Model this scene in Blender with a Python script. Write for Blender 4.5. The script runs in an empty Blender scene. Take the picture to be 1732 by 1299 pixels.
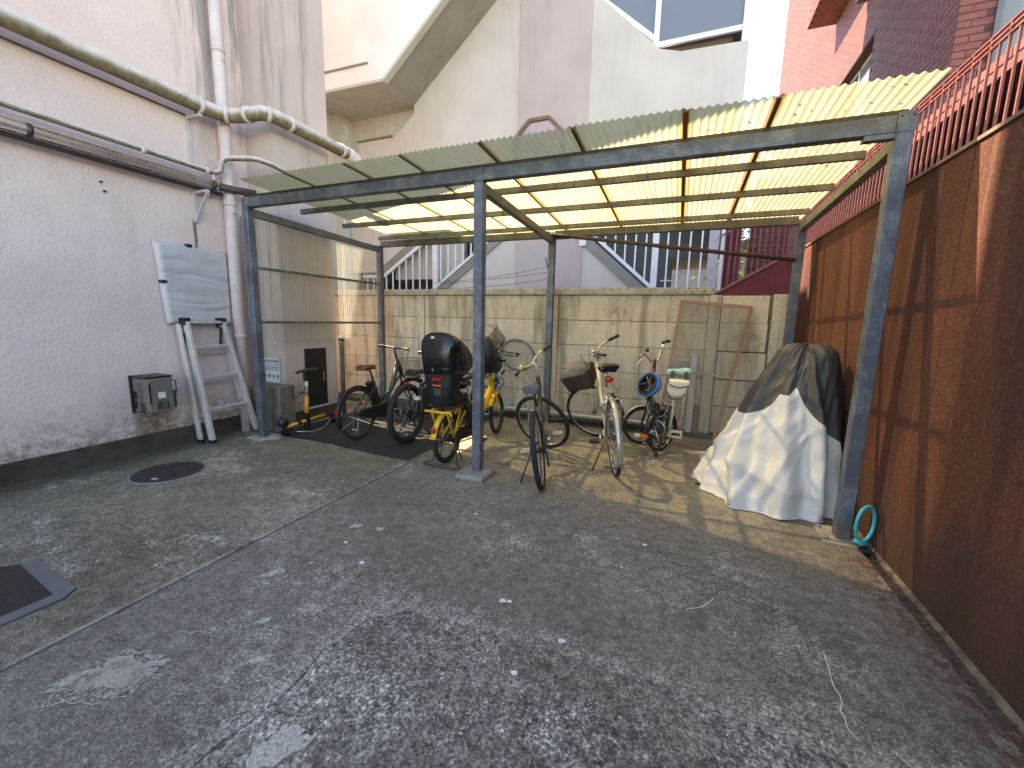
import bpy, math, random
from mathutils import Vector, Matrix, noise as mnoise
random.seed(7)
R = math.radians
SC = bpy.context.scene
COL = SC.collection

# ------------------------------------------------------------------ camera
cam_d = bpy.data.cameras.new("camera")
cam = bpy.data.objects.new("camera", cam_d)
COL.objects.link(cam)
cam_d.sensor_width = 36.0
cam_d.lens = 36.0 * 699.4 / 1732.0
cam_d.clip_start = 0.05
cam_d.clip_end = 2000
_p, _y, _r = 0.1531, 0.37898, 0.022265
fw = Vector((-math.sin(_y) * math.cos(_p), math.cos(_y) * math.cos(_p), -math.sin(_p)))
rt = Vector((math.cos(_y), math.sin(_y), 0))
up = rt.cross(fw)
rt2 = rt * math.cos(_r) + up * math.sin(_r)
up2 = up * math.cos(_r) - rt * math.sin(_r)
cam.matrix_world = Matrix(((rt2.x, up2.x, -fw.x, 0), (rt2.y, up2.y, -fw.y, 0), (rt2.z, up2.z, -fw.z, 1.5), (0, 0, 0, 1)))
SC.camera = cam

# ------------------------------------------------------------------ sky and sun
SUN_EL = 52.0
sun_travel = Vector((0.95, -0.31, 0)).normalized()
sun_to = Vector((-sun_travel.x * math.cos(R(SUN_EL)), -sun_travel.y * math.cos(R(SUN_EL)), math.sin(R(SUN_EL))))
W = bpy.data.worlds.new("World")
SC.world = W
W.use_nodes = True
wn = W.node_tree.nodes
wl = W.node_tree.links
bg = wn["Background"]
sky = wn.new("ShaderNodeTexSky")
sky.sky_type = 'NISHITA'
sky.sun_disc = False
sky.sun_elevation = R(SUN_EL)
sky.sun_rotation = math.atan2(sun_to.x, sun_to.y)
sky.altitude = 50
sky.air_density = 1.0
sky.dust_density = 0.1
sky.ozone_density = 3.5
wl.new(sky.outputs[0], bg.inputs[0])
bg.inputs[1].default_value = 0.15
sl = bpy.data.lights.new("sun", 'SUN')
sl.energy = 3.5
sl.angle = R(0.53)
sl.color = (1.0, 0.94, 0.84)
sun = bpy.data.objects.new("sun", sl)
COL.objects.link(sun)
sun.rotation_euler = sun_to.to_track_quat('Z', 'Y').to_euler()
sun.location = sun_to * 60
vs = SC.view_settings
vs.view_transform = 'Standard'
vs.look = 'None'
vs.exposure = 2.55
vs.gamma = 1.0
vs.use_white_balance = True
vs.white_balance_temperature = 8300
vs.white_balance_tint = 10
vs.use_curve_mapping = False
SC.render.engine = 'CYCLES'
cy = SC.cycles
cy.max_bounces = 10
cy.diffuse_bounces = 6
cy.glossy_bounces = 4
cy.transmission_bounces = 8
cy.transparent_max_bounces = 24
cy.sample_clamp_indirect = 6
cy.use_denoising = True

# ------------------------------------------------------------------ material helper
class NT:
    def __init__(s, name):
        s.m = bpy.data.materials.new(name)
        s.m.use_nodes = True
        s.t = s.m.node_tree
        s.n = s.t.nodes
        s.n.clear()
        s.out = s.n.new("ShaderNodeOutputMaterial")
        g = s.n.new("ShaderNodeNewGeometry")
        s.P = g.outputs["Position"]
        s.Nrm = g.outputs["Normal"]
    def put(s, sock, v):
        if v is None:
            return
        if isinstance(v, bpy.types.NodeSocket):
            s.t.links.new(v, sock)
        elif hasattr(sock, "default_value"):
            if isinstance(v, (tuple, list)):
                v = tuple(v)
                if sock.type == 'RGBA' and len(v) == 3:
                    v = v + (1,)
            elif sock.type == 'RGBA':
                v = (v, v, v, 1)
            elif sock.type == 'VECTOR':
                v = (v, v, v)
            sock.default_value = v
    def vec(s, sx=1, sy=1, sz=1, ox=0, oy=0, oz=0, src=None):
        n = s.n.new("ShaderNodeMapping")
        s.put(n.inputs[0], src or s.P)
        n.inputs["Location"].default_value = (ox, oy, oz)
        n.inputs["Scale"].default_value = (sx, sy, sz)
        return n.outputs[0]
    def noise(s, scale, detail=4, rough=.55, v=None, dist=0.0):
        n = s.n.new("ShaderNodeTexNoise")
        s.put(n.inputs["Vector"], v or s.P)
        n.inputs["Scale"].default_value = scale
        n.inputs["Detail"].default_value = detail
        n.inputs["Roughness"].default_value = rough
        n.inputs["Distortion"].default_value = dist
        return n.outputs[0]
    def voro(s, scale, v=None, feature='F1', out=0, rand=1.0):
        n = s.n.new("ShaderNodeTexVoronoi")
        n.feature = feature
        s.put(n.inputs["Vector"], v or s.P)
        n.inputs["Scale"].default_value = scale
        n.inputs["Randomness"].default_value = rand
        return n.outputs[out]
    def ramp(s, f, *stops):
        n = s.n.new("ShaderNodeValToRGB")
        s.put(n.inputs[0], f)
        e = n.color_ramp.elements
        while len(e) < len(stops):
            e.new(0.5)
        for i, (p, c) in enumerate(stops):
            e[i].position = p
            c = (c, c, c) if not isinstance(c, (tuple, list)) else c
            e[i].color = (*c[:3], 1)
        return n.outputs[0]
    def lo(s, f, a, b):
        n = s.n.new("ShaderNodeMapRange")
        n.interpolation_type = 'SMOOTHSTEP'
        s.put(n.inputs[0], f)
        n.inputs[1].default_value = a
        n.inputs[2].default_value = b
        return n.outputs[0]
    def mix(s, f, a, b, mode='MIX'):
        n = s.n.new("ShaderNodeMix")
        n.data_type = 'RGBA'
        n.blend_type = mode
        s.put(n.inputs[0], f)
        s.put(n.inputs[6], a)
        s.put(n.inputs[7], b)
        return n.outputs[2]
    def math(s, op, a, b=0.0):
        n = s.n.new("ShaderNodeMath")
        n.operation = op
        s.put(n.inputs[0], a)
        s.put(n.inputs[1], b)
        return n.outputs[0]
    def sep(s, v=None):
        n = s.n.new("ShaderNodeSeparateXYZ")
        s.put(n.inputs[0], v or s.P)
        return n.outputs
    def bump(s, h, strength=.3, dist=.01, nrm=None):
        n = s.n.new("ShaderNodeBump")
        n.inputs["Strength"].default_value = strength
        n.inputs["Distance"].default_value = dist
        s.put(n.inputs["Height"], h)
        if nrm:
            s.put(n.inputs["Normal"], nrm)
        return n.outputs[0]
    def bsdf(s, col, rough=.6, metal=0.0, nrm=None, spec=.5, coat=0.0, emit=None):
        n = s.n.new("ShaderNodeBsdfPrincipled")
        s.put(n.inputs["Base Color"], col)
        s.put(n.inputs["Roughness"], rough)
        s.put(n.inputs["Metallic"], metal)
        s.put(n.inputs["Specular IOR Level"], spec)
        s.put(n.inputs["Coat Weight"], coat)
        if nrm:
            s.put(n.inputs["Normal"], nrm)
        return n.outputs[0]
    def shader(s, typ, **kw):
        n = s.n.new(typ)
        for k, v in kw.items():
            s.put(n.inputs[k], v)
        return n.outputs[0]
    def mixsh(s, f, a, b):
        n = s.n.new("ShaderNodeMixShader")
        s.put(n.inputs[0], f)
        s.put(n.inputs[1], a)
        s.put(n.inputs[2], b)
        return n.outputs[0]
    def done(s, sh):
        s.t.links.new(sh, s.out.inputs[0])
        return s.m

def obj_noise_vec(t):
    n = t.n.new("ShaderNodeTexCoord")
    return n.outputs["Object"]

def rnd_per_obj(t):
    n = t.n.new("ShaderNodeObjectInfo")
    return n.outputs["Random"]

def simple(name, col, rough=.5, metal=0.0, var=.2, scale=14, bump=.0, bscale=120, spec=.5, dirt=None, coat=0.0, objrand=0.0):
    t = NT(name)
    a = tuple(c * (1 - var) for c in col)
    b = tuple(min(1, c * (1 + var)) for c in col)
    c = t.ramp(t.noise(scale, 5, .6), (.3, a), (.7, b))
    if dirt:
        c = t.mix(t.lo(t.noise(dirt[1], 6, .65), dirt[2], dirt[2] + .18), c, dirt[0])
    if objrand:
        r = t.ramp(rnd_per_obj(t), (0, 1 - objrand), (1, 1 + objrand))
        c = t.mix(1.0, c, r, 'MULTIPLY')
    rr = t.ramp(t.noise(scale * 2, 4), (.3, max(0, rough - .1)), (.7, min(1, rough + .1)))
    nr = t.bump(t.noise(bscale, 3), bump, .004) if bump else None
    return t.done(t.bsdf(c, rr, metal, nr, spec, coat))

# ------------------------------------------------------------------ mesh collector
class MB:
    def __init__(s, xf=None):
        s.v = []
        s.f = []
        s.sm = []
        s.xf = xf
    def _add(s, vs_, fs, smooth=False):
        o = len(s.v)
        if s.xf is not None:
            vs_ = [s.xf @ Vector(v) for v in vs_]
        s.v += [tuple(v) for v in vs_]
        s.f += [tuple(i + o for i in f) for f in fs]
        s.sm += [smooth] * len(fs)
        return s
    def box(s, x0, x1, y0, y1, z0, z1):
        if x0 > x1: x0, x1 = x1, x0
        if y0 > y1: y0, y1 = y1, y0
        if z0 > z1: z0, z1 = z1, z0
        v = [(x0, y0, z0), (x1, y0, z0), (x1, y1, z0), (x0, y1, z0), (x0, y0, z1), (x1, y0, z1), (x1, y1, z1), (x0, y1, z1)]
        return s._add(v, [(0, 3, 2, 1), (4, 5, 6, 7), (0, 1, 5, 4), (1, 2, 6, 5), (2, 3, 7, 6), (3, 0, 4, 7)])
    def beam(s, p0, p1, w, d, side=(0, 1, 0)):
        """rectangular bar from p0 to p1; width w along 'side', depth d across"""
        p0, p1 = Vector(p0), Vector(p1)
        t = (p1 - p0).normalized()
        sd = Vector(side)
        sd = (sd - t * sd.dot(t)).normalized()
        n = t.cross(sd)
        v = []
        for p in (p0, p1):
            for a, b in ((-1, -1), (1, -1), (1, 1), (-1, 1)):
                v.append(p + sd * (a * w / 2) + n * (b * d / 2))
        return s._add(v, [(3, 2, 1, 0), (4, 5, 6, 7), (0, 1, 5, 4), (1, 2, 6, 5), (2, 3, 7, 6), (3, 0, 4, 7)])
    def tube(s, pts, r, n=8, closed=False, cap=True):
        pts = [Vector(p) for p in pts]
        m = len(pts)
        rs = r if isinstance(r, (list, tuple)) else [r] * m
        tang = []
        for i in range(m):
            if closed:
                a, b = pts[i - 1], pts[(i + 1) % m]
            else:
                a, b = pts[max(0, i - 1)], pts[min(m - 1, i + 1)]
            tang.append((b - a).normalized())
        t0 = tang[0]
        ref = Vector((0, 0, 1)) if abs(t0.z) < .9 else Vector((1, 0, 0))
        u = t0.cross(ref).normalized()
        vs_ = []
        for i in range(m):
            t = tang[i]
            u = (u - t * u.dot(t))
            u = u.normalized() if u.length > 1e-6 else t.orthogonal().normalized()
            w = t.cross(u)
            for k in range(n):
                a = 2 * math.pi * k / n
                vs_.append(pts[i] + (u * math.cos(a) + w * math.sin(a)) * rs[i])
        fs = []
        rng = m if closed else m - 1
        for i in range(rng):
            j = (i + 1) % m
            for k in range(n):
                k2 = (k + 1) % n
                fs.append((i * n + k, i * n + k2, j * n + k2, j * n + k))
        s._add(vs_, fs, n > 4)
        if cap and not closed:
            o = len(s.v) - len(vs_)
            s.f += [tuple(o + k for k in reversed(range(n))), tuple(o + (m - 1) * n + k for k in range(n))]
            s.sm += [False, False]
        return s
    def ring(s, c, R_, r, ax=(0, 1, 0), nR=40, nr=8, sq=1.0):
        """torus about axis ax; sq squeezes the section along the axis"""
        c = Vector(c)
        ax = Vector(ax).normalized()
        u = ax.orthogonal().normalized()
        w = ax.cross(u)
        vs_, fs = [], []
        for i in range(nR):
            a = 2 * math.pi * i / nR
            d = u * math.cos(a) + w * math.sin(a)
            for k in range(nr):
                b = 2 * math.pi * k / nr
                vs_.append(c + d * (R_ + r * math.cos(b)) + ax * (r * sq * math.sin(b)))
        for i in range(nR):
            for k in range(nr):
                fs.append((i * nr + k, ((i + 1) % nR) * nr + k, ((i + 1) % nR) * nr + (k + 1) % nr, i * nr + (k + 1) % nr))
        return s._add(vs_, fs, True)
    def disc(s, c, r, h, ax=(0, 0, 1), n=24):
        c = Vector(c)
        ax = Vector(ax).normalized()
        return s.tube([c, c + ax * h], r, n)
    def prism(s, poly, axis, a, b):
        """polygon of 2-D points extruded along axis from a to b: axis 'y' -> (x,z), 'x' -> (y,z), 'z' -> (x,y)"""
        n = len(poly)
        def P(p, q):
            return {'y': (p[0], q, p[1]), 'x': (q, p[0], p[1]), 'z': (p[0], p[1], q)}[axis]
        vs_ = [P(p, a) for p in poly] + [P(p, b) for p in poly]
        fs = [tuple(range(n)), tuple(reversed(range(n, 2 * n)))]
        fs += [(i, i + n, (i + 1) % n + n, (i + 1) % n) for i in range(n)]
        return s._add(vs_, fs)
    def loft(s, rings, closed=True, cap=True, smooth=True):
        n = len(rings[0])
        vs_ = [p for r_ in rings for p in r_]
        fs = []
        for i in range(len(rings) - 1):
            for k in range(n if closed else n - 1):
                k2 = (k + 1) % n
                fs.append((i * n + k, i * n + k2, (i + 1) * n + k2, (i + 1) * n + k))
        s._add(vs_, fs, smooth)
        if cap and closed:
            o = len(s.v) - len(vs_)
            s.f += [tuple(o + k for k in reversed(range(n))), tuple(o + (len(rings) - 1) * n + k for k in range(n))]
            s.sm += [False, False]
        return s
    def ell(s, c, rx, ry, rz, nu=16, nv=10, z0=-1.0, z1=1.0):
        rings = []
        a0, a1 = math.asin(z0), math.asin(z1)
        for j in range(nv + 1):
            a = a0 + (a1 - a0) * j / nv
            rr = max(math.cos(a), .001)
            rings.append([(c[0] + rx * rr * math.cos(2 * math.pi * k / nu), c[1] + ry * rr * math.sin(2 * math.pi * k / nu), c[2] + rz * math.sin(a)) for k in range(nu)])
        return s.loft(rings)
    def mesh(s, name, origin=None):
        me = bpy.data.meshes.new(name)
        v = s.v
        if origin is not None:
            v = [(a[0] - origin[0], a[1] - origin[1], a[2] - origin[2]) for a in v]
        me.from_pydata(v, [], s.f)
        me.polygons.foreach_set("use_smooth", s.sm)
        me.update()
        return me
    def build(s, name, mat, parent=None, origin=None, kind=None, label=None, bevel=0, seg=1):
        """world-space geometry; parent Empties carry only a location (or the geometry is local to a bike root)"""
        if origin is None and parent is not None:
            origin = parent.get("_o")
        me = s.mesh(name, origin)
        if mat:
            me.materials.append(mat)
        o = bpy.data.objects.new(name, me)
        COL.objects.link(o)
        if parent is not None:
            o.parent = parent
            if parent.get("_o") is not None:
                o["_o"] = parent["_o"]
        if kind:
            o["kind"] = kind
        if label:
            o["label"] = label
        if bevel:
            b = o.modifiers.new("bevel", 'BEVEL')
            b.width = bevel
            b.segments = seg
            b.limit_method = 'ANGLE'
        return o

def thing(name, label, cat, loc=(0, 0, 0), rot=None, group=None):
    o = bpy.data.objects.new(name, None)
    COL.objects.link(o)
    o.empty_display_size = .1
    o.location = loc
    if rot:
        o.rotation_euler = rot
    else:
        o["_o"] = tuple(float(a) for a in loc)
    o["label"] = label
    o["category"] = cat
    if group:
        o["group"] = group
    return o

def tag(o, label, cat, group=None):
    o["label"] = label
    o["category"] = cat
    if group:
        o["group"] = group
    return o

def single(mb, name, mat, label, cat, base, group=None, bevel=0):
    o = mb.build(name, mat, None, origin=base, bevel=bevel)
    o.location = base
    return tag(o, label, cat, group)

def inst(src, name, parent, loc=(0, 0, 0), rot=None, scale=None):
    """an object sharing src's mesh under parent"""
    o = bpy.data.objects.new(name, src.data)
    COL.objects.link(o)
    o.parent = parent
    o.location = loc
    if rot: o.rotation_euler = rot
    if scale: o.scale = scale
    return o

def text_mesh(body, size, mat, name, parent, mtx, depth=.002):
    cu = bpy.data.curves.new(name, 'FONT')
    cu.body = body
    cu.size = size
    cu.extrude = depth
    cu.align_x = 'CENTER'
    tmp = bpy.data.objects.new(name + "_tmp", cu)
    COL.objects.link(tmp)
    bpy.context.view_layer.update()
    me = bpy.data.meshes.new_from_object(tmp.evaluated_get(bpy.context.evaluated_depsgraph_get()))
    bpy.data.objects.remove(tmp)
    me.transform(mtx)
    me.materials.clear()
    me.materials.append(mat)
    o = bpy.data.objects.new(name, me)
    COL.objects.link(o)
    o.parent = parent
    return o

# ------------------------------------------------------------------ materials
def mat_ground(name, dark, mid, light, grit, patch0, patch1, moss=0.0, roughbump=.6, contrast=1.0, near_rough=False):
    t = NT(name)
    big = t.noise(.8, 5, .6)
    med = t.noise(6, 6, .7)
    grain = t.noise(62, 7, .86)
    c = t.ramp(t.math('ADD', t.math('MULTIPLY', big, .45), t.math('ADD', t.math('MULTIPLY', med, .35), t.math('MULTIPLY', grain, .2))), (.40, dark), (.60, mid))
    # pale worn skin: dense in patches, broken up by the grain everywhere else
    mask = t.lo(t.math('ADD', t.math('MULTIPLY', t.noise(1.0, 4, .6, t.vec(1, 1, 1, 5, 3, 0)), .65), t.math('MULTIPLY', t.noise(7, 6, .75), .35)), patch0, patch1)
    x, y, z = t.sep()
    if near_rough:          # the skim is worn through along its edge with the older concrete
        d = t.math('MAXIMUM', t.math('SUBTRACT', -1.38, x), t.math('SUBTRACT', y, 1.63))
        d = t.math('ADD', d, t.math('MULTIPLY', t.math('SUBTRACT', t.noise(3.5, 5, .7), .5), .5))
        mask = t.math('MAXIMUM', mask, t.math('MULTIPLY', t.math('SUBTRACT', 1.0, t.lo(d, -.05, .34)), .9))
    sp = t.lo(t.math('ADD', grain, t.math('MULTIPLY', t.math('SUBTRACT', mask, .5), .16)), .50, .60)
    c = t.mix(t.math('MULTIPLY', sp, t.math('ADD', t.math('MULTIPLY', mask, grit), grit * .22)), c, light)
    scr = t.lo(t.noise(26, 6, .8, t.vec(1, 1, 1, 9, 2, 4), 1.6), .60, .66)
    c = t.mix(t.math('MULTIPLY', scr, .30), c, light)
    pit = t.lo(t.noise(75, 6, .75, t.vec(1, 1, 1, 2, 7, 1)), .55, .66)
    c = t.mix(t.math('MULTIPLY', pit, .75), c, tuple(x * .32 for x in dark))
    k = contrast
    c = t.mix(1.0, c, t.ramp(t.noise(95, 6, .9, t.vec(1, 1, 1, 6, 6, 1)), (.37, max(.08, 1 - .62 * k)), (.50, .95), (.63, 1 + .9 * k)), 'MULTIPLY')
    c = t.mix(1.0, c, t.ramp(t.noise(17, 6, .8, t.vec(1, 1, 1, 2, 1, 7)), (.34, 1 - .40 * k), (.66, 1 + .40 * k)), 'MULTIPLY')
    st = t.ramp(t.voro(88, t.vec(1, 1, 1, 0, 0, 0, t.mix(.012, t.P, t.n.new("ShaderNodeTexNoise").outputs[1])), 'F1', 1), (.15, 1 - .42 * k), (.5, 1.0), (.9, 1 + .55 * k))
    c = t.mix(t.math('ADD', t.math('MULTIPLY', mask, .75), .2), c, t.mix(1.0, c, st, 'MULTIPLY'))
    if name == "old_concrete":
        edge = t.math('SUBTRACT', 1.0, t.lo(t.math('SUBTRACT', x, t.math('MULTIPLY', t.noise(3, 5, .7), .5)), -5.35, -5.0))
        c = t.mix(t.math('MULTIPLY', edge, .75), c, (.05, .043, .03))
        jl = t.math('MULTIPLY', t.lo(t.math('ADD', x, t.math('MULTIPLY', t.noise(9, 6, .8), .06)), -2.54, -2.51), t.lo(t.noise(4, 5, .7), .35, .55))
        c = t.mix(t.math('MULTIPLY', jl, .6), c, light)
    blot = t.lo(t.noise(2.6, 6, .75, t.vec(1, 1, 1, 1, 8, 3)), .54, .68)
    c = t.mix(t.math('MULTIPLY', blot, .45), c, tuple(x * .6 for x in dark))
    if moss:
        mm = t.math('MULTIPLY', t.lo(t.noise(2.3, 6, .7), .40, .60), moss)
        c = t.mix(t.math('MULTIPLY', mm, t.lo(y, 1.0, 3.0)), c, (.17, .165, .09))
    # ochre dust trodden in under the shelter, lightened to paint in yellow sunlight
    oc = t.math('MULTIPLY', t.lo(y, 3.0, 3.9), t.lo(t.noise(3.4, 6, .75, t.vec(1, 1, 1, 3, 3, 3)), .40, .62))
    c = t.mix(t.math('MULTIPLY', oc, .55), c, (.42, .35, .20))
    gd = t.math('MULTIPLY', t.lo(t.math('ADD', x, t.math('MULTIPLY', t.noise(5, 6, .8), .5)), 1.22, 1.50), t.lo(t.noise(13, 6, .8), .42, .56))
    c = t.mix(t.math('MULTIPLY', gd, .85), c, (.12, .058, .042))
    hgt = t.math('ADD', t.math('MULTIPLY', grain, .8), t.math('MULTIPLY', t.noise(170, 4, .7), .5))
    hgt = t.math('ADD', hgt, t.math('MULTIPLY', med, .9))
    return t.done(t.bsdf(c, .93, 0, t.bump(hgt, roughbump, .014), .25))

G_LEFT = mat_ground("old_concrete", (.135, .117, .087), (.295, .261, .202), (.66, .60, .50), .60, .44, .64, .4, .9, 1.25)
G_SCREED = mat_ground("cement_screed", (.165, .145, .118), (.275, .245, .203), (.58, .525, .45), .50, .46, .68, 0, .8, 1.05, True)
G_ROUGH = mat_ground("weathered_concrete", (.15, .132, .105), (.34, .305, .252), (.74, .68, .60), .55, .34, .64, 0, 1.0, 1.4)

def mat_stucco(name, col, dirtcol, streak=.5, bsc=55, bst=.55, floor_dirt=0.0, ac=False, lane=None):
    t = NT(name)
    x, y, z = t.sep()
    c = t.ramp(t.noise(1.3, 5, .6), (.3, tuple(a * .9 for a in col)), (.7, tuple(min(1, a * 1.06) for a in col)))
    st = t.noise(7, 5, .7, t.vec(1, 1, .07))
    st2 = t.noise(.8, 3, .5, t.vec(1, 1, .5, 3, 1, 0))
    f = t.math('MULTIPLY', t.lo(st, .46, .68), t.lo(st2, .40, .62))
    c = t.mix(t.math('MULTIPLY', f, streak), c, dirtcol)
    gr = t.lo(t.noise(38, 6, .75), .5, .75)
    c = t.mix(t.math('MULTIPLY', gr, .16), c, dirtcol)
    if floor_dirt:
        zz = t.math('SUBTRACT', 1.0, t.lo(t.math('ADD', z, t.math('MULTIPLY', t.noise(4, 5, .7), .55)), .42, .95))
        c = t.mix(t.math('MULTIPLY', t.math('MULTIPLY', zz, t.lo(t.noise(14, 6, .75), .38, .62)), floor_dirt), c, (.17, .145, .10))
    if ac:
        dy = t.math('ABSOLUTE', t.math('SUBTRACT', t.math('ADD', y, t.math('MULTIPLY', t.noise(7, 4), .12)), 2.72))
        m = t.math('MULTIPLY', t.math('SUBTRACT', 1.0, t.lo(dy, .07, .26)), t.math('SUBTRACT', 1.0, t.lo(z, .44, .50)))
        c = t.mix(t.math('MULTIPLY', t.math('MULTIPLY', m, t.lo(t.noise(22, 6, .75), .3, .6)), .85), c, (.14, .115, .065))
        # run-off staining in the corner beside the pier and rust below the lower pipe bracket
        dy2 = t.math('SUBTRACT', y, t.math('MULTIPLY', t.noise(5, 4), .15))
        m2 = t.math('MULTIPLY', t.lo(dy2, 2.95, 3.45), t.lo(z, 2.4, 4.4))
        c = t.mix(t.math('MULTIPLY', t.math('MULTIPLY', m2, t.lo(st, .40, .58)), .75), c, (.22, .20, .17))
        dy3 = t.math('ABSOLUTE', t.math('SUBTRACT', t.math('ADD', y, t.math('MULTIPLY', t.noise(9, 3), .03)), 3.255))
        m3 = t.math('MULTIPLY', t.math('SUBTRACT', 1.0, t.lo(dy3, .006, .03)), t.math('MULTIPLY', t.lo(z, 2.15, 2.3), t.math('SUBTRACT', 1.0, t.lo(z, 2.5, 2.6))))
        c = t.mix(t.math('MULTIPLY', m3, .9), c, (.16, .10, .05))
    b = t.math('ADD', t.noise(bsc, 4, .6), t.math('MULTIPLY', t.noise(bsc * 3, 3, .6), .4))
    return t.done(t.bsdf(c, .88, 0, t.bump(b, bst, .012), .3))

STUCCO = mat_stucco("pink_stucco", (.78, .60, .535), (.34, .28, .22), .22, 34, .8, .8, True)
STUCCO_PIER = mat_stucco("pier_stucco", (.60, .475, .42), (.23, .20, .165), .8, 46, .55, .5)
STUCCO_CREAM = mat_stucco("cream_render", (.57, .53, .49), (.40, .37, .34), .28, 8, .2)
STUCCO_WHITE = mat_stucco("white_render", (.76, .77, .755), (.6, .6, .58), .2, 8, .12)
STUCCO_ROSE = mat_stucco("rose_roughcast", (.50, .415, .40), (.36, .31, .30), .3, 40, .5)
CONC_SOFFIT = mat_stucco("soffit_concrete", (.30, .285, .25), (.17, .16, .14), .5, 12, .3)
CONC_PALE = mat_stucco("pale_concrete", (.52, .51, .45), (.27, .27, .24), .4, 12, .3)
PLINTH = simple("plinth_cement", (.07, .055, .042), .9, 0, .4, 9, .4, 90, dirt=((.04, .034, .026), 3, .5))

def mat_plank():
    t = NT("precast_plank")
    c = t.ramp(t.noise(2.2, 5, .6), (.3, (.60, .51, .40)), (.7, (.75, .655, .53)))
    r = t.ramp(rnd_per_obj(t), (0, .92), (1, 1.06))
    c = t.mix(1.0, c, r, 'MULTIPLY')
    st = t.noise(5, 5, .7, t.vec(1, 1, .10))
    c = t.mix(t.math('MULTIPLY', t.lo(st, .45, .64), .7), c, (.235, .20, .14))
    c = t.mix(t.math('MULTIPLY', t.lo(t.noise(30, 6, .85), .53, .66), .65), c, (.11, .095, .065))
    c = t.mix(t.math('MULTIPLY', t.lo(t.noise(3.3, 6, .7, t.vec(1, 1, 1, 4, 2, 9)), .56, .68), .5), c, (.22, .20, .16))
    h = t.math('ADD', t.noise(30, 6, .7), t.math('MULTIPLY', t.noise(120, 4, .7), .5))
    return t.done(t.bsdf(c, .92, 0, t.bump(h, .45, .01), .25))
PLANK = mat_plank()
COPING = simple("coping_cement", (.42, .39, .33), .92, 0, .25, 7, .5, 60, dirt=((.11, .09, .065), 22, .52))
BLOCKC = simple("block_cement", (.16, .135, .10), .93, 0, .3, 9, .5, 70, dirt=((.06, .05, .04), 5, .52))

def mat_galv(name, base, hi, dull=.42):
    t = NT(name)
    v = t.n.new("ShaderNodeTexVoronoi")
    s_ = t.mix(.35, t.P, t.n.new("ShaderNodeTexNoise").outputs[1])
    t.put(v.inputs["Vector"], s_)
    v.inputs["Scale"].default_value = 42
    k = t.ramp(v.outputs["Color"], (.25, base), (.8, hi))
    c = t.mix(t.lo(t.noise(6, 5, .65), .40, .66), tuple(a * .85 for a in base), k)
    c = t.mix(t.math('MULTIPLY', t.lo(t.noise(18, 6, .75), .60, .72), .6), c, (.42, .42, .40))
    c = t.mix(t.math('MULTIPLY', t.lo(t.noise(3, 6, .7, t.vec(1, 1, .3)), .58, .72), .5), c, (.10, .085, .05))
    zz = t.sep()[2]
    ft = t.math('MULTIPLY', t.math('SUBTRACT', 1.0, t.lo(t.math('SUBTRACT', zz, t.math('MULTIPLY', t.noise(11, 5, .7), .22)), -.05, .10)), .8)
    c = t.mix(t.math('MULTIPLY', ft, .5), c, (.17, .11, .07))
    rg = t.ramp(v.outputs["Color"], (.2, dull), (.8, dull + .2))
    return t.done(t.bsdf(c, rg, .35, t.bump(t.noise(90, 3), .08, .003), .5))
GALV = mat_galv("galvanised_steel", (.11, .12, .14), (.24, .26, .285))
GALV_DULL = mat_galv("galvanised_purlin", (.17, .165, .14), (.27, .265, .235), .5)
GALV_POST = mat_galv("galvanised_post", (.115, .13, .16), (.23, .255, .29), .4)

def mat_roof():
    t = NT("fibreglass_sheet")
    x, y, z = t.sep()
    c = t.ramp(t.noise(1.2, 4, .6), (.3, (.37, .335, .19)), (.7, (.45, .41, .25)))
    st = t.noise(9, 5, .7, t.vec(1, .06, 1))
    c = t.mix(t.math('MULTIPLY', t.lo(st, .50, .72), .45), c, (.45, .32, .12))
    c = t.mix(t.math('MULTIPLY', t.lo(t.noise(60, 4, .7), .5, .75), .25), c, (.36, .32, .16))
    # sheets tinted paler and greyer to the west, plain yellow to the east
    w = t.lo(x, -.9, -2.6)
    w = t.math('SUBTRACT', 1.0, t.lo(x, -3.0, .2))
    c = t.mix(t.math('MULTIPLY', w, .5), c, (.46, .43, .28))
    for sx, k in ((-.071, .9), (.45, .85), (-.817, .5), (-1.557, .4)):
        d = t.math('ABSOLUTE', t.math('SUBTRACT', t.math('ADD', x, t.math('MULTIPLY', t.noise(4, 4), .06)), sx + .03))
        c = t.mix(t.math('MULTIPLY', t.math('SUBTRACT', 1.0, t.lo(d, .005, .07)), k), c, (.34, .17, .05))
    tr = t.shader("ShaderNodeBsdfTranslucent", Color=c)
    df = t.bsdf(c, .55, 0, None, .4)
    tp = t.shader("ShaderNodeBsdfTransparent", Color=t.mix(.2, (.98, .90, .62), c))
    s1 = t.mixsh(.76, df, tr)
    return t.done(t.mixsh(.125, s1, tp))
ROOF = mat_roof()
def mat_clear():
    t = NT("clear_polycarbonate")
    c = (.80, .80, .70)
    st = t.lo(t.noise(8, 5, .7, t.vec(1, 1, .08)), .45, .7)
    col = t.mix(t.math('MULTIPLY', st, .5), (.88, .87, .82), (.68, .65, .55))
    a = t.shader("ShaderNodeBsdfTranslucent", Color=col)
    b = t.bsdf(col, .3, 0, None, .5)
    tp = t.shader("ShaderNodeBsdfTransparent", Color=(.93, .92, .86))
    lw = t.n.new("ShaderNodeLayerWeight")
    lw.inputs[0].default_value = .35
    f = t.math('SUBTRACT', .86, t.math('MULTIPLY', lw.outputs[1], .55))
    return t.done(t.mixsh(f, t.mixsh(.5, a, b), tp))
CLEAR = mat_clear()
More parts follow.
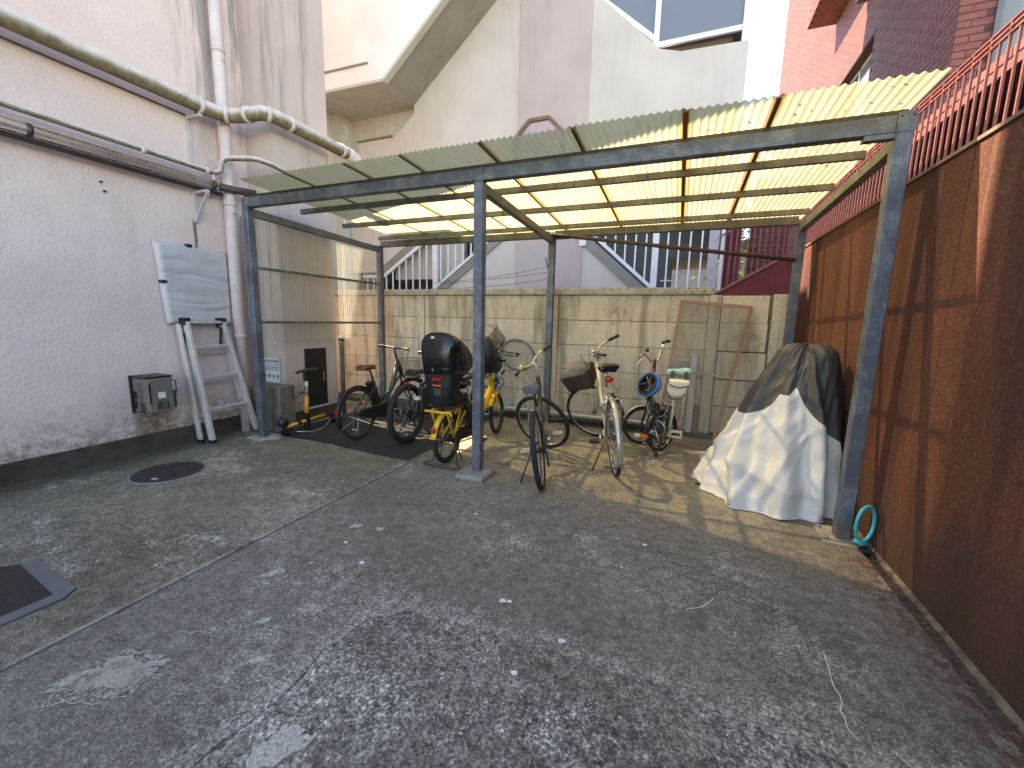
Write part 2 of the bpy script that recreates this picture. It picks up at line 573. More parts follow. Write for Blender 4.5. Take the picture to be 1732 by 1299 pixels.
def mat_net():
    t = NT("insect_net")
    tp = t.shader("ShaderNodeBsdfTransparent", Color=(.9, .9, .9))
    df = t.shader("ShaderNodeBsdfDiffuse", Color=(.22, .23, .22))
    return t.done(t.mixsh(.80, df, tp))
NET = mat_net()

def mat_rust_wall():
    t = NT("brown_roughcast")
    x, y, z = t.sep()
    c = t.ramp(t.noise(1.6, 5, .6), (.3, (.125, .040, .026)), (.7, (.205, .068, .039)))
    st = t.noise(3.2, 5, .7, t.vec(1, 1, .08))
    c = t.mix(t.math('MULTIPLY', t.lo(st, .45, .68), .6), c, (.11, .045, .026))
    c = t.mix(t.math('MULTIPLY', t.lo(t.noise(60, 6, .88), .49, .60), .65), c, (.31, .165, .105))
    c = t.mix(t.math('MULTIPLY', t.lo(t.noise(70, 4, .75, t.vec(1, 1, 1, 3, 3, 3)), .58, .68), .8), c, (.035, .02, .016))
    c = t.mix(t.math('MULTIPLY', t.lo(t.noise(1.7, 4, .6, t.vec(1, 1, .12, 2, 5, 1)), .46, .62), .55), c, (.05, .02, .015))
    wash = t.lo(t.noise(9, 5, .7, t.vec(1, 1, .05, 7, 1, 2)), .55, .70)
    c = t.mix(t.math('MULTIPLY', wash, .45), c, (.27, .125, .07))
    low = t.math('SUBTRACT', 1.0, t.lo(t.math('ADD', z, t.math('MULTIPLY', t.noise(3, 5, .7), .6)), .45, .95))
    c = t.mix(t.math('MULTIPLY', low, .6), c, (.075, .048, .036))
    c = t.mix(t.math('MULTIPLY', t.lo(t.noise(2.4, 5, .75, t.vec(1, 1, 1, 8, 2, 1)), .64, .72), .5), c, (.30, .06, .045))
    h = t.math('ADD', t.noise(110, 4, .7), t.math('MULTIPLY', t.noise(300, 2), .4))
    return t.done(t.bsdf(c, .85, 0, t.bump(h, .9, .014), .25))
RUSTWALL = mat_rust_wall()

def mat_tile(name, col, gloss=.3):
    t = NT(name)
    a = tuple(v * .78 for v in col)
    b = tuple(min(1, v * 1.22) for v in col)
    c = t.ramp(t.voro(6.0, t.vec(1, 1, 2.2), 'F1', 1), (.2, a), (.8, b))
    c = t.mix(.5, c, t.ramp(rnd_per_obj(t), (0, a), (1, b)))
    c = t.mix(t.math('MULTIPLY', t.lo(t.noise(2, 5, .7, t.vec(1, 1, .3)), .5, .7), .4), c, tuple(v * .5 for v in col))
    return t.done(t.bsdf(c, t.ramp(t.noise(20), (.3, gloss - .08), (.7, gloss + .15)), 0, t.bump(t.noise(35, 3), .12, .006), .16))
TILE = mat_tile("glazed_red_tile", (.25, .088, .076), .62)
MORTAR = simple("tile_mortar", (.085, .036, .033), .9, 0, .3, 20)
REDWALL = simple("red_render", (.17, .032, .032), .8, 0, .25, 6, .3, 80)
FENCE_RED = simple("red_oxide_steel", (.23, .075, .065), .5, 0, .25, 12, .1, 80, dirt=((.08, .03, .022), 9, .58))
MOSSPIPE = None
def mat_mosspipe():
    t = NT("mossy_pipe")
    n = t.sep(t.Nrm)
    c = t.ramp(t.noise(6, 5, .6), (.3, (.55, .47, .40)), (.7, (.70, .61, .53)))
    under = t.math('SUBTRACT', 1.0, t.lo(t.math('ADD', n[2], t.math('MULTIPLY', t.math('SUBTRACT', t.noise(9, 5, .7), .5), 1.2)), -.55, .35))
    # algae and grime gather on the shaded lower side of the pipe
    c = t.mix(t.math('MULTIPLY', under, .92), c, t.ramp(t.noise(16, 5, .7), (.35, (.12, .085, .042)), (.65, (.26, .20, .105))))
    return t.done(t.bsdf(c, .8, 0, t.bump(t.noise(60, 4, .7), .4, .006), .3))
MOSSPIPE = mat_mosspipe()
PIPE_PINK = simple("painted_pipe", (.64, .53, .49), .55, 0, .12, 5, .06, 60, dirt=((.36, .31, .28), 6, .58))
CHROME = simple("bright_steel_sheath", (.80, .74, .70), .28, 1.0, .06, 3, .05, 14)
DARKPIPE = simple("dark_pipe", (.07, .045, .04), .5, 0, .3, 10)
BRACKET = simple("painted_bracket", (.50, .47, .45), .6, 0, .15, 8, .1, 60, dirt=((.28, .17, .10), 18, .6))
ALU = simple("aluminium", (.68, .65, .62), .45, .45, .12, 10, .04, 60)
ALU_WHITE = simple("white_aluminium", (.70, .70, .74), .4, 0, .06, 8)
BLACKP = simple("black_plastic", (.012, .012, .014), .42, 0, .3, 12, .05, 90)
BLACKGLOSS = simple("glossy_black_plastic", (.008, .008, .010), .22, 0, .2, 10, .03, 50)
RUBBER = simple("tyre_rubber", (.017, .017, .018), .78, 0, .35, 20, .3, 200)
RUBBER_BRN = simple("brown_wall_tyre", (.045, .026, .02), .7, 0, .25, 20, .2, 150)
RUBBER_GREY = simple("grey_tyre", (.14, .17, .20), .7, 0, .2, 20, .2, 150)
RIM_DARK = simple("black_rim", (.03, .03, .032), .35, .4, .2, 20)
RIM_ALU = simple("worn_alloy_rim", (.42, .41, .38), .42, .85, .25, 18, dirt=((.16, .12, .08), 20, .56))
SPOKE = simple("steel_spoke", (.36, .36, .35), .4, .8, .1, 10)
STEEL = simple("worn_chrome", (.50, .48, .44), .32, .9, .2, 12, .03, 90, dirt=((.22, .14, .08), 24, .58))
DKSTEEL = simple("dark_steel", (.06, .058, .055), .45, .6, .3, 14)
RUSTSTEEL = simple("rusty_steel", (.10, .055, .035), .7, .3, .4, 18, .2, 120)
GREENP = simple("dark_green_paint", (.022, .034, .030), .32, 0, .2, 8, coat=.3)
YELLOW = simple("yellow_paint", (.80, .48, .012), .30, 0, .08, 6, coat=.3)
ORANGE = simple("amber_paint", (.80, .36, .02), .38, 0, .12, 8)
SILVERP = simple("silver_paint", (.46, .44, .38), .35, .6, .15, 10, dirt=((.24, .19, .12), 20, .6))
IVORYP = simple("ivory_paint", (.50, .44, .33), .38, 0, .15, 10, dirt=((.32, .25, .15), 20, .6))
BROWNL = simple("brown_leather", (.17, .058, .028), .5, 0, .25, 14, .15, 140)
REDREF = simple("red_reflector", (.55, .012, .015), .15, 0, .15, 60)
ORGREF = simple("orange_reflector", (.85, .14, .02), .15, 0, .15, 60)
WHITEREF = simple("clear_reflector", (.72, .72, .70), .15, 0, .15, 60)
LABELW = simple("white_label", (.66, .66, .64), .5, 0, .06, 10)
TEAL = simple("teal_plastic", (.02, .36, .42), .35, 0, .15, 12)
TEALP = simple("teal_paint", (.02, .075, .075), .4, 0, .2, 10)
MINT = simple("mint_fabric", (.34, .56, .50), .6, 0, .15, 12, .15, 120)
CANVAS = simple("cream_canvas", (.68, .62, .46), .8, 0, .1, 12, .3, 160, dirt=((.42, .36, .24), 9, .6))
BAGBRN = simple("brown_canvas", (.16, .13, .105), .85, 0, .3, 9, .4, 60)
BLUEH = simple("blue_helmet_shell", (.015, .18, .55), .3, 0, .12, 8, coat=.4)
SHEETGREY = simple("grey_sheeting", (.54, .50, .49), .42, 0, .1, 4, .12, 14)
HEATER = simple("heater_enamel", (.19, .17, .145), .5, .2, .1, 6, .03, 50)
HEATER_DK = simple("heater_dark_side", (.12, .105, .09), .5, .2, .12, 6, .03, 50)
VOID = simple("dark_opening", (.008, .008, .008), .8, 0, .2, 8)
METERDOOR = simple("black_meter_door", (.010, .010, .011), .55, 0, .2, 8)
MATFELT = simple("black_ground_sheet", (.030, .027, .025), .95, 0, .35, 5, .5, 260, dirt=((.075, .065, .05), 2.5, .55))
DOORMAT = simple("brown_doormat", (.030, .023, .019), .97, 0, .5, 90, 1.0, 260)
MATEDGE = simple("grey_mat_edge", (.115, .11, .112), .7, 0, .15, 12, .2, 120)
IRON = simple("cast_iron", (.055, .052, .048), .6, .5, .3, 14, .3, 120, dirt=((.11, .10, .085), 12, .55))
IRONRIM = simple("manhole_rim", (.26, .25, .21), .7, .3, .2, 12)
MORTARSPOT = simple("white_mortar", (.78, .73, .66), .9, 0, .2, 40, .5, 200)
MORTARGREY = simple("grey_mortar", (.42, .385, .33), .92, 0, .45, 70, .9, 150, dirt=((.15, .13, .105), 60, .52))
CRACKFILL = simple("lime_crack", (.74, .70, .63), .9, 0, .2, 30)
DOORFRAME = simple("bronze_aluminium", (.26, .135, .09), .45, .3, .12, 10)
BOARD = simple("pale_blue_board", (.38, .43, .46), .6, 0, .1, 5, dirt=((.24, .26, .27), 7, .55))
PVC = simple("grey_pvc", (.60, .59, .58), .5, 0, .1, 8)
COVER_BLK = None
def mat_cover(name, col, rough, bst):
    t = NT(name)
    c = t.ramp(t.noise(3, 4, .6), (.3, tuple(a * .9 for a in col)), (.7, tuple(min(1, a * 1.06) for a in col)))
    w = t.noise(7, 5, .65, None, 1.2)
    w2 = t.voro(5.5, t.vec(1, 1, 1.6), 'DISTANCE_TO_EDGE')
    wr = t.math('ABSOLUTE', t.math('SUBTRACT', t.noise(6, 3, .55, t.vec(1, 1, 1, 3, 1, 2), .8), .5))
    h = t.math('SUBTRACT', t.math('ADD', w, t.math('MULTIPLY', t.noise(28, 4, .6), .08)), t.math('MULTIPLY', t.math('MINIMUM', wr, .06), 3.0))
    return t.done(t.bsdf(c, rough, 0, t.bump(h, bst, .035), .5))
COVER_BLK = mat_cover("black_cover_cloth", (.040, .039, .038), .55, .14)
COVER_SIL = mat_cover("silver_cover_cloth", (.58, .56, .52), .5, .16)
def mat_glass(name, col, rough=.08):
    t = NT(name)
    x, y, z = t.sep()
    g1 = t.math('ABSOLUTE', t.math('SUBTRACT', t.math('FRACT', t.math('MULTIPLY', t.math('ADD', x, z), 22.0)), .5))
    g2 = t.math('ABSOLUTE', t.math('SUBTRACT', t.math('FRACT', t.math('MULTIPLY', t.math('SUBTRACT', x, z), 22.0)), .5))
    wire = t.math('MAXIMUM', t.lo(g1, .42, .48), t.lo(g2, .42, .48))
    c = t.mix(t.math('MULTIPLY', wire, .35), col, (.34, .36, .38))
    return t.done(t.bsdf(c, rough, 0, None, .6))
WIREDGLASS = mat_glass("wired_glass", (.15, .17, .205), .18)
WINGLASS = simple("window_glass", (.20, .21, .20), .1, 0, .1, 2)
PURPLEGLASS = simple("mirror_face", (.50, .44, .52), .12, .6, .05, 2)
LEAF = simple("weed_leaf", (.10, .19, .035), .5, 0, .3, 20)
TREELEAF = simple("tree_leaf", (.09, .17, .03), .5, 0, .35, 8)
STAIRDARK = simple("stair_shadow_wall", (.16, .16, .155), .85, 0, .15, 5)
STRINGER = simple("grey_stringer", (.24, .225, .205), .75, 0, .15, 8)

# ================================================================== THE SETTING
XW, XJ, XR = -5.25, -2.524, 1.346          # left wall face, floor joint, right wall face
base = MB().box(-400, 400, -60, 400, -.6, -.035).build("ground", G_LEFT, kind="structure")
slab = MB().box(XW, XJ - .018, -6, 6.0, -.03, 0).build("concrete_slab", G_LEFT, kind="structure", bevel=.006)
# cement screed laid over rougher concrete: its edge is a real 5 mm step with a ragged outline
def ragged(pts, amp, step=.05, seed=0.0):
    out = []
    for (a, b) in zip(pts[:-1], pts[1:]):
        a, b = Vector((*a, 0)), Vector((*b, 0))
        n = max(1, int((b - a).length / step))
        d = (b - a).normalized()
        nr = Vector((-d.y, d.x, 0))
        for i in range(n):
            p = a + (b - a) * i / n
            k = mnoise.noise(Vector((p.x * 2.3, p.y * 2.3, seed))) + .6 * mnoise.noise(Vector((p.x * 9, p.y * 9, seed + 3))) + .35 * mnoise.noise(Vector((p.x * 28, p.y * 28, seed + 6)))
            p = p + nr * amp * k
            out.append((p.x, p.y))
    out.append(pts[-1])
    return out
edge = ragged([(1.26, 1.50), (.63, 1.56), (.33, 1.63), (0, 1.668), (-.42, 1.66), (-.83, 1.64), (-1.17, 1.62), (-1.34, 1.50), (-1.39, 1.24), (-1.37, .94), (-1.39, .70), (-1.42, -6)], .035)
poly = [(XJ + .014, -6), (XJ + .014, 6.0), (1.26, 6.0)] + edge
poly.reverse()
scr = MB().prism(poly, 'z', -.02, .001).build("cement_screed", G_SCREED, kind="structure")
rough = MB().box(XJ + .02, 1.262, -6, 2.2, -.03, -.0045).build("worn_concrete", G_ROUGH, kind="structure")
jb = MB().box(XJ - .03, XJ + .03, -6, 6, -.034, -.018).build("joint_filler", simple("joint_filler_mix", (.022, .018, .014), .95, 0, .4, 20, .4, 100), kind="structure")
# fillet and gutter along the right wall
MB().box(1.26, XR, -6, 6.1, -.034, -.012).build("wall_gutter", simple("gutter_dirt", (.06, .045, .034), .95, 0, .5, 14, .6, 90, dirt=((.13, .055, .04), 7, .52)), kind="structure")
MB().prism([(XR - .018, -.012), (XR, -.012), (XR, .014)], 'y', -6, 6.1).build("gutter_fillet", simple("gutter_cement", (.15, .12, .09), .92, 0, .5, 14, .6, 80, dirt=((.05, .035, .028), 9, .48)), kind="structure")

# mortar marks and cracks on the floor
def blob(cx, cy, rx, ry, ang, seed, n=26, amp=.35):
    out = []
    for i in range(n):
        a = 2 * math.pi * i / n
        k = 1 + amp * mnoise.noise(Vector((math.cos(a) * 1.6, math.sin(a) * 1.6, seed))) + amp * .6 * mnoise.noise(Vector((math.cos(a) * 5, math.sin(a) * 5, seed + 9)))
        x, y = rx * k * math.cos(a), ry * k * math.sin(a)
        out.append((cx + x * math.cos(ang) - y * math.sin(ang), cy + x * math.sin(ang) + y * math.cos(ang)))
    return out
def spot(cx, cy, rx, ry, ang, seed, m=MORTARSPOT, amp=.5, z=.001):
    MB().prism(blob(cx, cy, rx, ry, ang, seed, 30, amp), 'z', z - .002, z + .004).build("mortar_splash", m, scr, kind=None)
for i, (x, y, rx, ry, a) in enumerate([(-2.10, 1.565, .075, .022, .9), (-2.07, 2.19, .045, .026, .6), (-1.88, 2.23, .03, .024, .3), (-1.60, 1.097, .045, .02, .75),
                                      (-1.80, 1.266, .032, .017, .9), (-.773, 1.873, .02, .011, .5), (-.74, 1.885, .012, .008, 0), (-1.966, 1.989, .014, .009, 0), (-1.707, 1.85, .013, .014, 1),
                                      (-.109, 2.787, .014, .009, 0), (-.404, 1.725, .017, .012, .3), (-1.99, 1.72, .02, .008, .8), (-1.36, 2.72, .012, .01, 0),
                                      (-.95, 2.45, .008, .006, 0), (-2.27, .50, .012, .008, 0)]):
    spot(x, y, rx, ry, a, i * 3.7, MORTARSPOT if i in (5, 6, 7, 8, 9, 10, 12, 13, 14) else MORTARGREY)
for i, (x, y, rx, ry, a) in enumerate([(-1.19, .86, .105, .06, .9), (-.546, 1.473, .013, .011, 0)]):
    MB().prism(blob(x, y, rx, ry, a, 40 + i * 5, 40, .5), 'z', -.006, .0005).build("mortar_splash", MORTARSPOT if i else MORTARGREY, rough)
# the big scraped patch: a thin skim with a pale ragged rim
MB().prism(blob(-2.09, .80, .21, .105, .55, 77, 90, .6), 'z', 0, .0035).build("scraped_patch", G_ROUGH, scr)
MB().prism(blob(-2.085, .80, .165, .075, .55, 79.2, 90, .7), 'z', .002, .0048).build("scraped_patch", G_LEFT, scr)
def outline(cx, cy, rx, ry, ang, seed, amp, par):
    pts = blob(cx, cy, rx, ry, ang, seed, 70, amp)
    mb = MB()
    for i in range(70):
        k = mnoise.noise(Vector((i * .19, seed, 1)))
        if k > -.28:
            a_, b_ = pts[i], pts[(i + 1) % 70]
            mb.beam((a_[0], a_[1], .0045), (b_[0], b_[1], .0045), .0015, .004 + .009 * max(0, k), (0, 0, 1))
    mb.build("patch_rim", MORTARGREY, par)
def crack(pts, w, m=CRACKFILL, par=None, wob=.012, z=.0022):
    rg = ragged(pts, wob, .03, pts[0][0] * 7)
    mb = MB()
    for i, (a, b) in enumerate(zip(rg[:-1], rg[1:])):
        ww = w * (.4 + .9 * abs(mnoise.noise(Vector((a[0] * 11, a[1] * 11, 2)))) + .25)
        mb.beam((a[0], a[1], z), (b[0], b[1], z), .0016, ww, (0, 0, 1))
    mb.build("crack", m, par or scr)
outline(-2.09, .80, .21, .105, .55, 77, .6, scr)
outline(-2.085, .80, .165, .075, .55, 79.2, .7, scr)
outline(-2.06, .83, .09, .05, .7, 81.2, .9, scr)
crack([(.75, 2.127), (.737, 1.983), (.743, 1.894), (.728, 1.817), (.729, 1.773), (.725, 1.702)], .004, wob=.018)
crack([(.161, 2.225), (.22, 2.262), (.29, 2.359)], .003)
DARKCRACK = simple("dark_crack", (.022, .02, .018), .95, 0, .3, 20)
crack([(.1, 2.55), (.45, 2.45), (.85, 2.25)], .0022, DARKCRACK, wob=.03)
crack([(-.3, 2.75), (.15, 2.62), (.55, 2.52)], .0018, DARKCRACK, wob=.03)
crack([(-2.1, 1.07), (-1.95, 1.10), (-1.86, 1.05)], .004, MORTARGREY, wob=.03)

# ------------------------------------------------------------------ left apartment house
b = thing("apartment_building", "pink stucco building wall on the left with a projecting pier and dark plinth", "building", (XW, 2, 0))
MB().box(-12, XW, -5, 3.93, 0, 15).build("wall", STUCCO, b)
MB().box(-12, -4.79, 3.93, 4.82, .19, 15).build("pier", STUCCO_PIER, b)
MB().box(-12, XW + .022, -5, 3.9, -.02, .197).build("plinth", PLINTH, b, bevel=.006)
MB().box(-12, -4.80, 3.94, 4.80, -.02, .187).build("plinth", PLINTH, b)
# cable conduit on the pier corner, hatch and its lever
md = MB().box(-4.80, -4.775, 4.235, 4.605, .215, 1.045).build("meter_door", METERDOOR, b, bevel=.004)
MB().box(-4.775, -4.766, 4.535, 4.552, .56, .70).build("door_handle", STEEL, md)
MB().beam((-4.79, 4.25, .205), (-4.79, 4.60, .207), .04, .03, (1, 0, 0)).build("door_sill", simple("rough_sill", (.50, .46, .41), .9, 0, .25, 20, .8, 50), b)

# pipe run along the left wall, built from its parts
pp = thing("drain_pipe", "thick algae stained pipe running along the pink wall and bending round the pier", "pipe", (-5.05, 2, 3.74))
path = [(-5.05, y, 3.74) for y in (-3, 0, 1.5, 3.30)] + [(-5.04, 3.45, 3.745), (-4.98, 3.575, 3.755), (-4.86, 3.64, 3.765), (-4.72, 3.665, 3.775), (-4.63, 3.70, 3.785), (-4.585, 3.80, 3.79), (-4.58, 3.95, 3.79)] + [(-4.58, y, 3.79) for y in (4.4, 4.98)]
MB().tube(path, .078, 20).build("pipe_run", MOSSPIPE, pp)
for c, ax in [((-5.05, 3.27, 3.74), (0, 1, 0)), ((-5.0, 3.54, 3.752), (.7, .7, 0)), ((-4.80, 3.652, 3.77), (1, .15, 0)), ((-4.60, 3.755, 3.788), (.4, .9, 0)), ((-4.58, 4.02, 3.79), (0, 1, 0)), ((-4.58, 4.86, 3.79), (0, 1, 0))]:
    c, ax = Vector(c), Vector(ax).normalized()
    MB().tube([c - ax * .022, c - ax * .018, c + ax * .018, c + ax * .022], [.079, .089, .089, .079], 20).build("pipe_collar", PIPE_PINK, pp)
MB().tube([(-4.58, 4.95, 3.79), (-4.58, 5.04, 3.785), (-4.565, 5.10, 3.76), (-4.55, 5.13, 3.70), (-4.55, 5.135, 3.55)], .086, 20).build("elbow", PIPE_PINK, pp)
sp = thing("small_water_pipe", "slim weathered pipe below the thick one, hopping over the downpipe corner", "pipe", (-5.1, 2, 3.11))
path = [(-5.1, y, 3.11) for y in (-3, 0, 1.5)] + [(-5.1, 3.30, 3.10), (-5.1, 3.42, 3.10), (-5.06, 3.46, 3.13), (-5.05, 3.47, 3.22), (-5.03, 3.50, 3.27), (-4.97, 3.53, 3.28), (-4.78, 3.60, 3.28), (-4.70, 3.66, 3.28), (-4.64, 3.80, 3.26), (-4.60, 4.15, 3.20), (-4.58, 4.5, 3.14)]
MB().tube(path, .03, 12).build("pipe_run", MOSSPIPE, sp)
for y in (2.72, 3.33):
    MB().tube([(-5.1, y - .02, 3.10), (-5.1, y + .02, 3.10)], .038, 12).build("pipe_collar", PIPE_PINK, sp)
MB().tube([(-5.1, 3.40, 3.08), (-5.1, 3.40, 3.00)], .018, 8).build("drop_clip", PIPE_PINK, sp)
cp = thing("steel_clad_pipe", "shiny steel clad pipe fixed along the pink wall", "pipe", (-5.09, 2, 2.95))
MB().tube([(-5.09, -3, 2.955), (-5.09, 3.42, 2.955)], .052, 20).build("cladding", CHROME, cp)
MB().tube([(-5.09, 3.41, 2.955), (-5.06, 3.6, 2.96), (-4.98, 3.82, 2.97)], .042, 14).build("pipe_end", DARKPIPE, cp)
MB().tube([(-5.13, -3, 2.885), (-5.13, 3.5, 2.885)], .022, 10).build("lower_cable", DARKPIPE, cp)
for y in (.2, 1.9, 3.36):
    MB().tube([(-5.09, y, 2.955), (-5.09, y + .03, 2.955)], .0545, 20).build("clamp_band", DKSTEEL, cp)
tr = single(MB().tube([(-5.235, -3, 3.665), (-5.235, 3.27, 3.655)], .011, 8), "wall_cable", simple("grey_cable", (.17, .15, .145), .6, 0, .2, 10), "thin grey cable running straight along the wall under the thick pipe", "cable", (-5.235, 2, 3.66))
# brackets
for nm, lab, z0, z1, dx, drop in (("pipe_bracket", "upper angle bracket holding the thick mossy pipe", 3.15, 3.66, .20, 0), ("pipe_bracket", "lower triangular bracket under the steel clad pipe", 2.53, 2.88, .22, 1)):
    t_ = thing(nm, lab, "bracket", (-5.23, 3.25, z0))
    MB().box(-5.25, -5.215, 3.235, 3.275, z0, z1).build("upright", BRACKET, t_, bevel=.003)
    MB().box(-5.215, -5.215 + dx, 3.235, 3.275, z1 - .045, z1 - .015).build("arm", BRACKET, t_, bevel=.003)
    if drop:
        MB().beam((-5.22, 3.255, z0 + .03), (-5.22 + dx, 3.255, z1 - .05), .03, .02).build("strut", BRACKET, t_)
    else:
        MB().tube([(-5.05 + .084 * math.cos(a), 3.25, 3.74 + .084 * math.sin(a)) for a in [i * math.pi / 10 - .6 for i in range(13)]], .007, 6).build("strap", PIPE_PINK, t_)
        MB().tube([(-5.06, 3.25, 3.66), (-5.06, 3.25, 3.64)], .02, 8).build("spacer", DKSTEEL, t_)
dp = thing("downpipe", "pink painted downpipe standing in the corner beside the pier", "downpipe", (-5.15, 3.60, 0))
MB().tube([(-5.15, 3.60, 0.0), (-5.15, 3.60, 2.0), (-5.15, 3.60, 15)], .064, 20).build("pipe_run", PIPE_PINK, dp)
for z in (1.2, 2.78, 4.45, 6.2):
    MB().tube([(-5.15, 3.60, z), (-5.15, 3.60, z + .05)], .069, 20).build("joint_sleeve", PIPE_PINK, dp)
MB().box(-5.24, -5.05, 3.585, 3.615, 2.70, 2.725).build("wall_clip", BRACKET, dp)
c2 = thing("conduit", "slim pale conduit between downpipe and pier", "conduit", (-5.21, 3.80, 0))
MB().tube([(-5.21, 3.80, .05), (-5.21, 3.80, 2.72)], .022, 10).build("pipe_run", PIPE_PINK, c2)
MB().tube([(-5.10, 3.70, .0), (-5.10, 3.70, .30)], .028, 10).build("standpipe", BRACKET, c2)
MB().tube([(-5.10, 3.70, .30), (-5.10, 3.70, .335)], .036, 10).build("cap", BRACKET, c2)
dk = thing("corner_downpipe", "dark drainpipe on the far edge of the pier by the planks", "downpipe", (-4.74, 4.87, 0))
MB().tube([(-4.74, 4.875, 0), (-4.74, 4.875, 1.22)], .035, 12).build("pipe_run", simple("olive_pipe", (.10, .09, .06), .6, 0, .2, 8), dk)
MB().tube([(-4.74, 4.875, 1.14), (-4.74, 4.875, 1.19)], .043, 12).build("joint_sleeve", simple("olive_pipe_joint", (.06, .055, .04), .6), dk)

for (y, z) in ((2.42, 2.72), (2.44, 2.64)):
    MB().tube([(XW, y, z), (XW + .03, y, z)], .010, 6).build('wall_nail', RUSTSTEEL, b)
# sheeted vent on the left wall
def sheet_panel():
    t_ = thing("covered_vent", "grey plastic sheet tied over a wall opening above the stepladder", "vent cover", (XW, 3.2, 1.37))
    y0, y1, z0, z1 = 2.81, 3.565, 1.365, 2.245
    ny, nz = 46, 60
    rows = []
    for j in range(nz + 1):
        row = []
        for i in range(ny + 1):
            u, v = i / ny, j / nz
            e = min(u, 1 - u, v * 1.2, (1 - v) * 1.2)
            bulge = .045 * min(1, e / .035)
            f = mnoise.noise(Vector((u * 1.3, v * 9, 3))) * .010 + mnoise.noise(Vector((u * 3, v * 26, 8))) * .004
            for vc, sg in ((.51, 1), (.76, 1), (.30, -1), (.60, 1), (.22, 1)):
                vv = v - vc - .035 * math.sin(u * 5 + vc * 9)
                f -= .012 * math.exp(-(vv / .014) ** 2) * (.5 + .5 * math.sin(u * 4 + vc * 20))
            row.append((XW + .012 + bulge + f * min(1, e / .06), y0 + (y1 - y0) * u + .03 * (1 - v) * (1 - u) * 2 - .02 * (1 - u), z0 + (z1 - z0) * v + .012 * math.sin(u * 6)))
        rows.append(row)
    MB().loft(rows, False, False).build("sheet", SHEETGREY, t_)
    for (y, z) in ((3.13, 2.25), (2.845, 1.83)):
        MB().box(XW, XW + .06, y - .03, y + .03, z - .018, z + .018).build("clip", BLACKP, t_, bevel=.006)
    for (y, z) in ((3.18, 2.0), (3.20, 1.78), (3.53, 1.81), (2.90, 1.81), (3.16, 2.21)):
        MB().tube([(XW + .06, y - .025, z + .012), (XW + .068, y, z), (XW + .06, y + .025, z + .012)], .004, 5).build("tie", PIPE_PINK, t_)
sheet_panel()

# gas water heater
h_ = thing("gas_heater", "small grey gas water heater box sticking out of the pink wall", "water heater", (-5.1, 2.58, .46))
MB().box(XW, -4.955, 2.47, 2.69, .47, .825).build("case", HEATER, h_, bevel=.006)
MB().box(XW, -4.965, 2.458, 2.70, .826, .846).build("top_shadow_strip", BLACKP, h_)  # black strip painting the shadow gap over the case
MB().box(XW, XW + .03, 2.452, 2.47, .455, .846).build("wall_gasket", BLACKP, h_)
MB().box(-5.15, -5.055, 2.4665, 2.4705, .585, .78).build("inspection_panel", HEATER_DK, h_)
for k in range(7):
    MB().box(-5.125, -5.035, 2.466, 2.4705, .478 + k * .0145, .486 + k * .0145).build("louvre", VOID, h_)
for k in range(2):
    MB().box(-5.235, -5.165, 2.4655, 2.4705, .50 + k * .10, .585 + k * .10).build("grille", VOID, h_)
MB().box(-4.9555, -4.9505, 2.472, 2.486, .565, .78).build("seam_gap", VOID, h_)
MB().box(-4.956, -4.9515, 2.55, 2.615, .615, .68).build("rating_label", LABELW, h_)
for y in (2.54, 2.562, 2.625):
    MB().box(-4.956, -4.951, y, y + .011, .50, .585).build("slot", VOID, h_)
MB().box(-4.956, -4.952, 2.575, 2.615, .50, .605).build("small_hatch", HEATER_DK, h_)
MB().tube([(-4.975, 2.70, .80), (-4.965, 2.725, .78), (-4.965, 2.725, .66), (-4.975, 2.70, .64)], .006, 6).build("handle", BLACKP, h_)
MB().box(XW, -5.03, 2.69, 2.76, .485, .67).build("pipe_cover", HEATER_DK, h_, bevel=.005)

# sign and cement block
sg = thing("notice_sign", "white notice board with dark print behind the left shelter post", "sign", (-5.0, 3.918, .7))
MB().box(-5.22, -4.875, 3.905, 3.918, .52, .93).build("board", LABELW, sg)
INK = simple("sign_ink", (.035, .033, .035), .6)
def glyph(x, z, s, seed):
    rr = random.Random(seed)
    mb = MB()
    w = s * .13
    for k in range(3):
        zz = z + s * (.1 + .38 * k + rr.uniform(-.05, .05))
        mb.box(x + s * rr.uniform(.02, .2), x + s * rr.uniform(.75, .95), 3.9025, 3.9048, zz, zz + w)
    for k in range(2):
        xx = x + s * (.2 + .45 * k + rr.uniform(-.08, .08))
        mb.box(xx, xx + w, 3.9015, 3.9024, z + s * rr.uniform(0, .2), z + s * rr.uniform(.75, .95))
    mb.build("lettering", INK, sg)
for k in range(7): glyph(-5.21 + k * .047, .868, .040, k)
for k in range(8): glyph(-5.19 + k * .037, .80, .025, 20 + k)
for k in range(8): glyph(-5.19 + k * .037, .765, .025, 40 + k)
for k in range(4): glyph(-5.17 + k * .078, .665, .052, 60 + k)
for z in (.845, .60):
    MB().box(-5.22, -4.88, 3.9025, 3.9048, z, z + .005).build("rule_line", INK, sg)
for k in range(7): glyph(-5.17 + k * .038, .545, .022, 80 + k)
single(MB().box(-5.10, -4.60, 3.66, 3.895, 0, .60), "cement_block", BLOCKC, "tall rough cement block standing under the notice sign", "block", (-4.85, 3.78, 0), bevel=.012)

